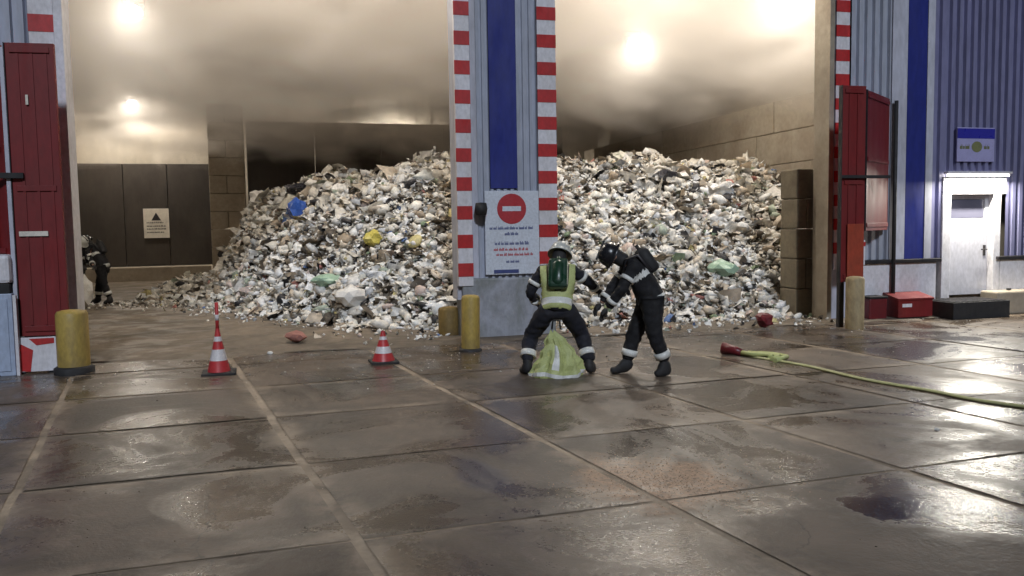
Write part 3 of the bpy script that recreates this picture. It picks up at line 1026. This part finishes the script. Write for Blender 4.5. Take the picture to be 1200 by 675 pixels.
for x0_, x1_, z_, h_, m_ in ((-0.36, 0.38, 0.70, 0.05, 'ink'), (-0.12, 0.12, 0.61, 0.05, 'ink'), (-0.28, 0.30, 0.46, 0.055, 'ink'),
                          (-0.30, 0.32, 0.37, 0.045, 'inkred'), (-0.26, 0.34, 0.29, 0.045, 'inkred'), (-0.10, 0.14, 0.18, 0.045, 'ink')):
    scribble(m_, x0_, x1_, z_, h_, -0.001, r, parent=bo)
MB('ink').box(-0.30, 0.10, -0.008, -0.001, 0.02, 0.075).build('logo_strip', t)

t = on_facade('wall_sign', -7.72, 19.24, 2.05, 'cream sign with small dark print on the dark far wall', 'sign')
MB('paper').box(-0.42, 0.42, 0.0, 0.03, -0.52, 0.52, 0.006).build('board', t)
MB('darksteel').prism([(-0.16, 0.10), (0.16, 0.10), (0.0, 0.38)], 'y', -0.006, -0.001).build('warning_triangle', t)
for zz_, h_ in ((0.0, .06), (-0.12, .05), (-0.22, .05), (-0.34, .05)):
    scribble('darksteel', -0.32, 0.32, zz_, h_, -0.001, r, parent=t)

t = on_facade('door_sign', 8.87, -0.035, 2.80, 'sign with a blue top band and olive print above the lit door', 'sign')
MB('signlilac').box(-0.42, 0.42, 0.0, 0.03, 0.0, 0.62, 0.004).build('board', t)
MB('signblue').box(-0.42, 0.42, -0.004, -0.001, 0.42, 0.60).build('top_band', t)
MB('olive').prism([(x * 0.5 + 0.02, z * 0.42 + 0.27) for x, z in ring], 'y', -0.004, -0.001).build('emblem', t)
scribble('olive', -0.36, -0.14, 0.23, 0.08, -0.001, r, parent=t)
scribble('olive', 0.18, 0.38, 0.23, 0.08, -0.001, r, parent=t)

# wall lamp over the door
t = on_facade('door_lamp', 8.9, -0.04, 2.53, 'long lit lamp along the top of the white door', 'lamp')
MB('white').box(-0.74, 0.72, -0.10, 0.0, 0.045, 0.085, 0.006).build('hood', t)
MB('tube').tube([(-0.70, -0.05, 0.018), (0.68, -0.05, 0.018)], 0.020, 10).build('tube', t)
l = bpy.data.lights.new('door_light', 'AREA')
l.shape = 'RECTANGLE'; l.size = 1.3; l.size_y = 0.06
l.energy = 165
l.color = (1.0, 0.95, 0.82)
lo = bpy.data.objects.new('door_light', l)
COL.objects.link(lo)
lo.location = F(8.9, -0.17, 2.50)
lo.rotation_euler = Euler((math.radians(-18), 0, YAW))

# loading step, red box, dark cabinet below the wall at the right
t = on_facade('loading_step', 8.55, -0.78, 0, 'black two-tread loading step below the white door', 'step')
MB('black').box(-0.80, 0.42, 0.0, 0.72, 0.0, 0.30, 0.012).build('platform', t)
b = MB('darksteel')
for k in range(10): b.box(-0.76 + k * 0.115, -0.70 + k * 0.115, 0.02, 0.70, 0.3005, 0.312)
b.build('grating', t)
t = on_facade('fire_box', 7.27, -0.42, 0, 'low red metal box with a sloped lid beside the black step', 'box')
b = MB('redsteel')
b.prism([(0.0, 0.04), (0.36, 0.04), (0.36, 0.42), (0.0, 0.34)], 'x', -0.36, 0.36)
b.build('box', t)
MB('redsteel').prism([(-0.02, 0.345), (0.37, 0.43), (0.37, 0.46), (-0.02, 0.375)], 'x', -0.38, 0.38).build('lid', t)
MB('white').box(-0.28, -0.08, -0.006, -0.001, 0.22, 0.28).build('label', t)
t = on_facade('bin', 6.56, -0.32, 0, 'dark maroon bin between the right red gate and the red box', 'bin')
MB('maroon').box(-0.16, 0.20, 0, 0.3, 0.0, 0.38, 0.02).build('body', t)
MB('black').box(-0.17, 0.21, -0.01, 0.31, 0.385, 0.42, 0.008).build('lid', t)
t = on_facade('concrete_block', 9.55, -0.45, 0, 'pale concrete block at the foot of the wall right of the door', 'block')
MB('conc_block').box(-0.52, 1.6, 0, 0.40, 0, 0.42, 0.03).build('body', t)
MB('darksteel').box(-0.1, -0.02, 0.18, 0.22, 0.425, 0.46, 0.004).build('lifting_eye', t)

# horn and beacon on the pillar
t = on_facade('beacon', -0.52, -0.13, 2.02, 'small black beacon on the left striped edge of the centre pillar', 'beacon')
MB('black').lathe([(0, -0.10), (0.085, -0.09), (0.10, 0.0), (0.085, 0.09), (0, 0.10)], 14, (0, -0.05, 0)).build('head', t)
MB('darksteel').box(-0.03, 0.03, 0.0, 0.075, -0.04, 0.04).build('bracket', t)

# ------------------------------------------------------------------ cones
def cone(world, label, h, r, bw, wand):
    t = empty('traffic_cone', world, 0.3, label, 'traffic cone', 'traffic cones on the yard')
    MB('black').box(-bw, bw, -bw, bw, 0.0, 0.035, 0.01).build('foot', t)
    b = MB('conered', 'conewhite')
    def rad(z): return r * (1 - z / h) ** 1.15 * 0.82 + 0.022
    zs = np.linspace(0.035, h, 28)
    prof = [(rad(z), z) for z in zs]
    bounds = [(0.0, 0.30, 0), (0.30, 0.52, 1), (0.52, 0.70, 0), (0.70, 0.82, 1), (0.82, 1.01, 0)]
    for a0, a1, mi in bounds:
        seg = [(rr_, z) for rr_, z in prof if a0 * h - 1e-6 <= z <= a1 * h + h / 27 + 1e-6]
        b.use(mi).lathe([(x + (0.002 if mi else 0), z) for x, z in seg], 20)
    b.build('body', t)
    if wand:
        b = MB('conered', 'conewhite')
        b.tube([(0, 0, h - 0.03), (0, 0, wand)], 0.022, 10)
        b.use(1).tube([(0, 0, h + 0.10), (0, 0, h + 0.17)], 0.025, 10)
        b.build('wand', t)
    return t
cone((-3.61, 10.06, 0), 'tall red and white traffic cone with a thin wand and black foot', 0.56, 0.150, 0.20, 0.88)
cone((-1.69, 10.70, 0), 'short red and white traffic cone between the left doorway and centre pillar', 0.42, 0.17, 0.18, None)

# small things on the yard
crumple('rag', 'rag', 0, 0, 0.17, (1.3, 0.8, 0.5), 'crumpled reddish rag on the floor between the two cones', 'rag', 31, world=(-3.3, 12.55, 0.03))
crumple('canister', 'maroon', 0, 0, 0.16, (1.1, 0.8, 0.8), 'dark red dented canister at the foot of the heap on the right', 'canister', 32, world=(4.12, 13.5, 0.03))
crumple('paper_scrap', 'bagwhite', 0, 0, 0.045, (1, 1, 0.6), 'tiny white paper scrap between the tall cone and the reddish rag', 'litter', 33, world=(-3.42, 11.55, 0.0))
crumple('paper_scrap', 'bagwhite', 0, 0, 0.022, (1, 1, 0.7), 'tiny white scrap on the wet slabs at the lower right', 'litter', 34, world=(3.5, 6.75, 0.0))

# fire hose
t = empty('fire_hose', (2.95, 10.8, 0), 0, 'flat lime yellow fire hose running from the dark red nozzle out of frame right', 'hose')
ctrl = [(0.0, 0.0), (0.25, -0.32), (0.8, -1.55), (1.30, -2.62), (1.78, -3.30), (2.6, -4.0), (3.6, -4.6), (5.0, -5.2)]
def cr(P, tt):
    i = min(int(tt), len(P) - 2); f_ = tt - i
    p0, p1, p2, p3 = (Vector(P[max(i - 1, 0)]), Vector(P[i]), Vector(P[i + 1]), Vector(P[min(i + 2, len(P) - 1)]))
    return 0.5 * ((2 * p1) + (p2 - p0) * f_ + (2 * p0 - 5 * p1 + 4 * p2 - p3) * f_ ** 2 + (3 * p1 - p0 - 3 * p2 + p3) * f_ ** 3)
b = MB('hose')
pts = []
k = 0.0
while k <= len(ctrl) - 1:
    q = cr(ctrl, k)
    pts.append(Vector((q.x + 0.03 * math.sin(k * 5), q.y + 0.03 * math.cos(k * 4), 0.026)))
    k += 0.08
b.tube(pts, 0.036, 8)
for v in b.bm.verts: v.co.z = 0.006 + max(0, v.co.z) * 0.5
b.build('hose', t)
b = MB('maroon')
b.tube([(-0.16, 0.12, 0.09), (-0.02, 0.02, 0.07), (0.05, -0.05, 0.05)], [0.085, 0.06, 0.045], 12)
b.build('nozzle', t)
b = MB('hivis')
for k in range(3):
    b.tube([(0.02 + 0.11 * k, -0.02 - .05 * k, 0.05), (0.15 + 0.12 * k, -0.25, 0.055), (0.36 + 0.08 * k, -0.30 - .05 * k, 0.045), (0.30, -0.42 - .1 * k, 0.035)], 0.032, 8)
b.build('hose_loops', t)

# lime kit bag between the crouching firefighter's feet
t = empty('kit_bag', (0.50, 9.50, 0), 0.05, 'lime yellow tent shaped kit bag on the ground between the boots of the vested firefighter', 'bag')
r_ = np.random.default_rng(3)
b = MB('hivis', 'reflect')
seg = 22
rings = []
seg = 44
for (rad_, z) in [(0.33, 0.0), (0.345, 0.02), (0.34, 0.065), (0.30, 0.11), (0.285, 0.17), (0.22, 0.24), (0.205, 0.31), (0.135, 0.38), (0.125, 0.44), (0.06, 0.50), (0.03, 0.53)]:
    ring_ = []
    for i in range(seg):
        a__ = 6.2832 * i / seg
        rad_s = rad_ * 0.88
        fold = 1 + (0.13 * math.sin(a__ * 7 + 1.3 * math.sin(z * 9)) + 0.07 * math.sin(a__ * 13 + z * 12)) * min(1, z * 7 + 0.25) + 0.02 * r_.normal()
        ring_.append(b.bm.verts.new((rad_s * math.cos(a__) * fold + 0.10 * z * math.sin(z * 8), 0.62 * rad_ * math.sin(a__) * fold, max(0.0, z + 0.02 * math.sin(a__ * 3 + 2) * (z > 0)))))
    rings.append(ring_)
for k, (A_, B_) in enumerate(zip(rings[:-1], rings[1:])):
    for i in range(seg):
        f_ = b.bm.faces.new((A_[i], A_[(i + 1) % seg], B_[(i + 1) % seg], B_[i]))
        f_.material_index = 1 if (k == 1 or (k in (3, 4, 5, 6) and i % 22 in (9, 10))) else 0
b.bm.faces.new(rings[-1])
b.build('sack', t)
MB('black').tube([(-0.05, -0.03, 0.56), (-0.04, -0.05, 0.66), (0.04, -0.05, 0.66), (0.05, -0.03, 0.56)], 0.012, 6).build('carry_loop', t)

# ------------------------------------------------------------------ people
def skin_mesh(name, nodes, edges, matn, parent, sub=2, root=0, extra=None):
    me = bpy.data.meshes.new(name + '_cage')
    me.from_pydata([nd_[0] for nd_ in nodes], edges, [])
    ob = bpy.data.objects.new(name + '_cage', me)
    COL.objects.link(ob)
    md = ob.modifiers.new('s', 'SKIN')
    if not me.skin_vertices:
        bpy.context.view_layer.objects.active = ob
    sv = me.skin_vertices[0].data
    for i, nd_ in enumerate(nodes):
        rr_ = nd_[1]
        sv[i].radius = rr_ if isinstance(rr_, tuple) else (rr_, rr_)
        sv[i].use_root = (i == root)
    md.use_smooth_shade = True
    s2 = ob.modifiers.new('u', 'SUBSURF'); s2.levels = sub; s2.render_levels = sub
    dg = bpy.context.evaluated_depsgraph_get()
    new = bpy.data.meshes.new_from_object(ob.evaluated_get(dg))
    bpy.data.objects.remove(ob)
    new.name = name
    new.materials.clear()
    new.materials.append(M[matn])
    for p in new.polygons: p.use_smooth = True
    if name in ('jacket', 'trousers'):
        from mathutils import noise as mn
        for v_ in new.vertices:
            q_ = v_.co * 9.0
            k_ = mn.noise(Vector((q_.x * 1.2, q_.y * 1.2, q_.z * 2.4))) * 0.016 + mn.noise(v_.co * 26) * 0.006
            v_.co += v_.normal * k_
    o2 = bpy.data.objects.new(name, new)
    COL.objects.link(o2)
    o2.parent = parent
    return o2

def band(parent, p, q, t0, rad, width=0.05, name='reflective_band', matn='reflect', seg=16):
    p, q = Vector(p), Vector(q)
    c = p.lerp(q, t0); dv = (q - p).normalized()
    b = MB(matn)
    b.tube([c - dv * width / 2, c + dv * width / 2], rad, seg, True)
    return b.build(name, parent)

def glove(parent, wrist, aim, side):
    """five fingered glove grown along aim"""
    w = Vector(wrist); a = Vector(aim).normalized()
    x = a.cross(Vector((0, 0, 1)))
    if x.length < .1: x = Vector((1, 0, 0))
    x.normalize(); zc = x.cross(a).normalized()
    nodes = [(w[:], 0.033), ((w + a * 0.05)[:], 0.042), ((w + a * 0.09)[:], 0.038)]
    edges = [(0, 1), (1, 2)]
    for k, L in enumerate((0.065, 0.08, 0.075, 0.055)):
        o_ = (k - 1.5) * 0.023
        i = len(nodes)
        nodes.append(((w + a * 0.105 + x * o_)[:], 0.0115))
        nodes.append(((w + a * (0.105 + L * 0.5) + x * o_ * 1.1 - zc * 0.012)[:], 0.0105))
        nodes.append(((w + a * (0.105 + L * 0.8) + x * o_ * 1.1 - zc * 0.040)[:], 0.009))
        edges += [(2, i), (i, i + 1), (i + 1, i + 2)]
    i = len(nodes)
    nodes.append(((w + a * 0.05 + x * 0.045 * side)[:], 0.014))
    nodes.append(((w + a * 0.085 + x * 0.065 * side - zc * 0.015)[:], 0.012))
    edges += [(1, i), (i, i + 1)]
    return skin_mesh('glove', nodes, edges, 'black', parent, 1)

def person(loc, rz, label, J, helmetmat='helmet', vest=False, cloth='blackcloth', cylinder='green', tank=True, facing=(0, 1, 0)):
    t = empty('person', loc, rz, label, 'person', 'firefighters at the hall')
    g = lambda k: Vector(J[k])
    pel, ch, nk, hd_ = g('pelvis'), g('chest'), g('neck'), g('head')
    look = Vector(J['look']).normalized()
    # body: one continuous figure inside the clothes
    nodes = [(pel[:], 0.08), (pel.lerp(ch, .5)[:], 0.075), (ch[:], 0.075), (nk[:], 0.055), (nk.lerp(hd_, .45)[:], 0.052), (hd_[:], (0.085, 0.092)),
             ((hd_ + (hd_ - nk).normalized() * 0.07)[:], 0.072), ((hd_ + look * 0.075 - (hd_ - nk).normalized() * 0.055)[:], 0.030),
             ((hd_ + look * 0.112 - (hd_ - nk).normalized() * 0.01)[:], 0.013)]
    edges = [(0, 1), (1, 2), (2, 3), (3, 4), (4, 5), (5, 6), (5, 7), (5, 8)]
    side = look.cross(Vector((0, 0, 1))).normalized()
    for sg in (-1, 1):
        i = len(nodes)
        nodes.append(((hd_ + side * sg * 0.088)[:], 0.016)); edges.append((5, i))
    for sd_ in ('l', 'r'):
        i = len(nodes)
        nodes += [(J['sh' + sd_], 0.040), (J['el' + sd_], 0.036), (J['ha' + sd_], 0.028)]
        edges += [(2, i), (i, i + 1), (i + 1, i + 2)]
        i = len(nodes)
        nodes += [(J['hi' + sd_], 0.070), (J['kn' + sd_], 0.058), (J['an' + sd_], 0.040)]
        edges += [(0, i), (i, i + 1), (i + 1, i + 2)]
    skin_mesh('body', nodes, edges, 'skin', t, 2)
    # face: eyes and mouth set into the head
    up = (hd_ - nk).normalized()
    for sg in (-1, 1):
        c = hd_ + look * 0.088 + side * sg * 0.033 + up * 0.012
        MB('black').lathe([(0, -0.008), (0.009, 0), (0, 0.008)], 8, c[:]).build('eye', t)
    # jacket
    nodes = [((pel + (ch - pel) * -0.30)[:], (0.205, 0.18)), ((pel + (ch - pel) * 0.05)[:], (0.20, 0.175)), (pel.lerp(ch, .45)[:], (0.195, 0.165)), (ch[:], (0.20, 0.17)), (ch.lerp(nk, .75)[:], 0.10)]
    edges = [(0, 1), (1, 2), (2, 3), (3, 4)]
    for sd_ in ('l', 'r'):
        i = len(nodes)
        sh, el, ha = g('sh' + sd_), g('el' + sd_), g('ha' + sd_)
        nodes += [(sh[:], 0.086), (sh.lerp(el, .5)[:], 0.074), (el[:], 0.066), (el.lerp(ha, .55)[:], 0.058), (el.lerp(ha, .95)[:], 0.053)]
        edges += [(3, i), (i, i + 1), (i + 1, i + 2), (i + 2, i + 3), (i + 3, i + 4)]
    jk = skin_mesh('jacket', nodes, edges, cloth, t, 3)
    nodes = [(pel[:], (0.14, 0.12)), ]
    edges = []
    for sd_ in ('l', 'r'):
        i = len(nodes)
        hi, kn, an = g('hi' + sd_), g('kn' + sd_), g('an' + sd_)
        nodes += [(hi[:], 0.135), (hi.lerp(kn, .5)[:], 0.118), (kn[:], 0.098), (kn.lerp(an, .5)[:], 0.086), (kn.lerp(an, .92)[:], 0.082)]
        edges += [(0, i), (i, i + 1), (i + 1, i + 2), (i + 2, i + 3), (i + 3, i + 4)]
    skin_mesh('trousers', nodes, edges, 'navy' if cloth == 'navy' else 'blackcloth', t, 3)
    for sd_ in ('l', 'r'):
        an = g('an' + sd_); toe = Vector(J['toe' + sd_])
        kn = g('kn' + sd_)
        hl = an - (toe - an).normalized() * 0.05
        nodes = [((an.lerp(kn, .28))[:], 0.066), ((an + Vector((0, 0, -0.02)))[:], 0.058), ((hl.x, hl.y, 0.045), 0.045), ((an.x * .5 + toe.x * .5, an.y * .5 + toe.y * .5, 0.05), 0.052), ((toe.x, toe.y, 0.042), 0.042)]
        skin_mesh('boot', nodes, [(0, 1), (1, 2), (1, 3), (3, 4)], 'black', t, 1)
        el, ha = g('el' + sd_), g('ha' + sd_)
        glove(t, ha, (ha - el), 1 if sd_ == 'l' else -1)
        # reflective bands
        band(t, kn, an, 0.60, 0.094, 0.075)
        band(t, el, ha, 0.62, 0.070, 0.045)
        band(t, g('sh' + sd_), el, 0.55, 0.086, 0.045)
    skin_mesh('hood', [((nk - (hd_ - nk) * 0.25)[:], 0.105), (nk.lerp(hd_, .4)[:], 0.088), ((hd_ - look * 0.022)[:], 0.098), ((hd_ - look * 0.02 + (hd_ - nk).normalized() * 0.07)[:], 0.075)],
              [(0, 1), (1, 2), (2, 3)], 'black', t, 2)
    # helmet
    upv = (hd_ - nk).normalized()
    q = upv.to_track_quat('Z', 'Y')
    b = MB(helmetmat, 'black')
    b.lathe([(0.150, -0.02), (0.152, -0.005), (0.128, 0.01), (0.126, 0.05), (0.112, 0.10), (0.078, 0.137), (0.03, 0.152), (0, 0.154)], 22, (0, 0, 0), 1.12)
    b.use(1).box(-0.012, 0.012, -0.12, 0.12, 0.135, 0.158, 0.004)
    ho_ = b.build('helmet', t)
    ho_.rotation_mode = 'QUATERNION'
    # yaw the helmet's long axis to the look direction
    ly = look - upv * look.dot(upv)
    ly.normalize()
    lx = ly.cross(upv)
    ho_.rotation_quaternion = Matrix((lx, ly, upv)).transposed().to_quaternion()
    ho_.location = hd_ + upv * 0.02
    # neck flap
    # breathing cylinder and straps on the back
    back = Vector(J['back']).normalized()
    ax = (nk - pel).normalized()
    if tank:
        c0, c1 = pel.lerp(nk, .30) + back * 0.22, pel.lerp(nk, .92) + back * 0.22
        b = MB(cylinder)
        L = (c1 - c0).length
        if vest:
            b.box(-0.115, 0.115, -0.06, 0.06, -0.02, L + 0.02, 0.035)
        b.lathe([(0, 0), (0.065, 0.01), (0.088, 0.05), (0.088, L - 0.06), (0.06, L - 0.01), (0.022, L), (0.022, L + 0.05), (0, L + 0.05)], 18)
        cy_ = b.build('air_cylinder', t)
        cy_.rotation_mode = 'QUATERNION'
        cy_.rotation_quaternion = (c1 - c0).to_track_quat('Z', 'Y')
        cy_.location = c0
        b = MB('black')
        b.tube([c0 - ax * 0.02 - back * 0.075, c1 - back * 0.075], 0.04, 8)
        b.build('back_plate', t)
    sx = ax.cross(back).normalized()
    for sg in (-1, 1):
        P_ = [pel.lerp(nk, .40) + sx * sg * 0.10 + back * 0.185, pel.lerp(nk, .85) + sx * sg * 0.11 + back * 0.17, nk + sx * sg * 0.115 + back * 0.02, pel.lerp(nk, .8) + sx * sg * 0.12 - back * 0.165, pel.lerp(nk, .45) + sx * sg * 0.11 - back * 0.185]
        MB('darksteel').tube(P_, 0.021, 8).build('harness_strap', t)
    if vest:
        # lime vest worn over the jacket: hem and side panels follow the cloth
        me_ = jk.data
        for k_ in ('hivis', 'reflect'): me_.materials.append(M[k_])
        L_ = (nk - pel).length
        for p_ in me_.polygons:
            rel = p_.center - pel
            f_ = rel.dot(ax) / L_
            s_ = abs(rel.dot(sx))
            if s_ < 0.205 and f_ > -0.12:
                p_.material_index = 2 if -0.02 < f_ < 0.13 else 1
    else:
        # reflective hoops printed round the jacket
        me_ = jk.data
        me_.materials.append(M['reflect'])
        L_ = (nk - pel).length
        for p_ in me_.polygons:
            f_ = (p_.center - pel).dot(ax) / L_
            off = (p_.center - pel - ax * f_ * L_).length
            if off < 0.26 and (-0.16 < f_ < -0.02 or 0.50 < f_ < 0.62): p_.material_index = 1
    return t

# crouching, legs apart, seen from behind, right arm out
person((0.52, 9.62, 0), 0.0, 'firefighter in lime vest with green air cylinder, legs apart, seen from behind', dict(
    pelvis=(0, 0.0, 0.80), chest=(0.02, 0.16, 1.10), neck=(0.03, 0.25, 1.27), head=(0.06, 0.33, 1.39), look=(0.1, 1, -0.6), back=(0, -1, 0.55),
    shl=(-0.17, 0.20, 1.20), shr=(0.21, 0.20, 1.21), ell=(-0.31, 0.20, 0.96), elr=(0.40, 0.30, 1.07), hal=(-0.20, 0.45, 0.80), har=(0.52, 0.48, 0.96),
    hil=(-0.12, 0.02, 0.75), hir=(0.12, 0.02, 0.75), knl=(-0.31, 0.20, 0.43), knr=(0.31, 0.20, 0.44), anl=(-0.36, -0.02, 0.11), anr=(0.38, -0.02, 0.11),
    toel=(-0.42, 0.16, 0.04), toer=(0.44, 0.16, 0.04)), 'helmet', True, 'navy')
# bending to the left, side view
person((1.50, 9.50, 0), 0.0, 'firefighter in black suit with white bands bending forward, seen from the side', dict(
    pelvis=(0.10, 0.0, 0.90), chest=(-0.05, 0.02, 1.20), neck=(-0.20, 0.03, 1.33), head=(-0.33, 0.02, 1.39), look=(-1, -0.25, -0.75), back=(0.62, -0.1, 0.8),
    shl=(-0.12, 0.20, 1.27), shr=(-0.10, -0.15, 1.27), ell=(-0.30, 0.24, 1.03), elr=(-0.27, -0.20, 1.02), hal=(-0.46, 0.18, 0.83), har=(-0.42, -0.12, 0.80),
    hil=(0.09, 0.10, 0.84), hir=(0.09, -0.10, 0.84), knl=(-0.08, 0.14, 0.46), knr=(0.12, -0.14, 0.46), anl=(-0.17, 0.12, 0.11), anr=(0.26, -0.12, 0.13),
    toel=(-0.37, 0.10, 0.04), toer=(0.10, -0.17, 0.04)), 'helmet_dark', False, 'blackcloth', 'black')
# two far firefighters at the left, stooping
PJ = dict(
    pelvis=(0.10, 0.0, 0.92), chest=(-0.03, 0.02, 1.24), neck=(-0.14, 0.03, 1.40), head=(-0.22, 0.02, 1.49), look=(-1, -0.35, -0.4), back=(0.7, -0.1, 0.7),
    shl=(-0.08, 0.20, 1.33), shr=(-0.06, -0.16, 1.33), ell=(-0.22, 0.24, 1.08), elr=(-0.18, -0.22, 1.07), hal=(-0.42, 0.18, 0.98), har=(-0.38, -0.14, 0.96),
    hil=(0.10, 0.10, 0.86), hir=(0.10, -0.10, 0.86), knl=(-0.04, 0.14, 0.48), knr=(0.16, -0.14, 0.48), anl=(-0.08, 0.12, 0.11), anr=(0.30, -0.12, 0.13),
    toel=(-0.28, 0.10, 0.04), toer=(0.14, -0.17, 0.04))
person((-9.95, 19.9, 0.03), 0.1, 'far firefighter in dark suit with pale bands stooping left of the heap', PJ, 'helmet_dark', False, 'blackcloth', 'black')
person((-10.12, 19.3, 0.03), 2.6, 'far firefighter half hidden by the left doorway jamb', PJ, 'helmet', False, 'blackcloth', 'darksteel')
crumple('sack', 'bagwhite', 0, 0, 0.24, (0.8, 0.8, 1.5), 'white sack at the feet of the two far firefighters', 'sack', 41, world=(-9.72, 18.8, 0.03))
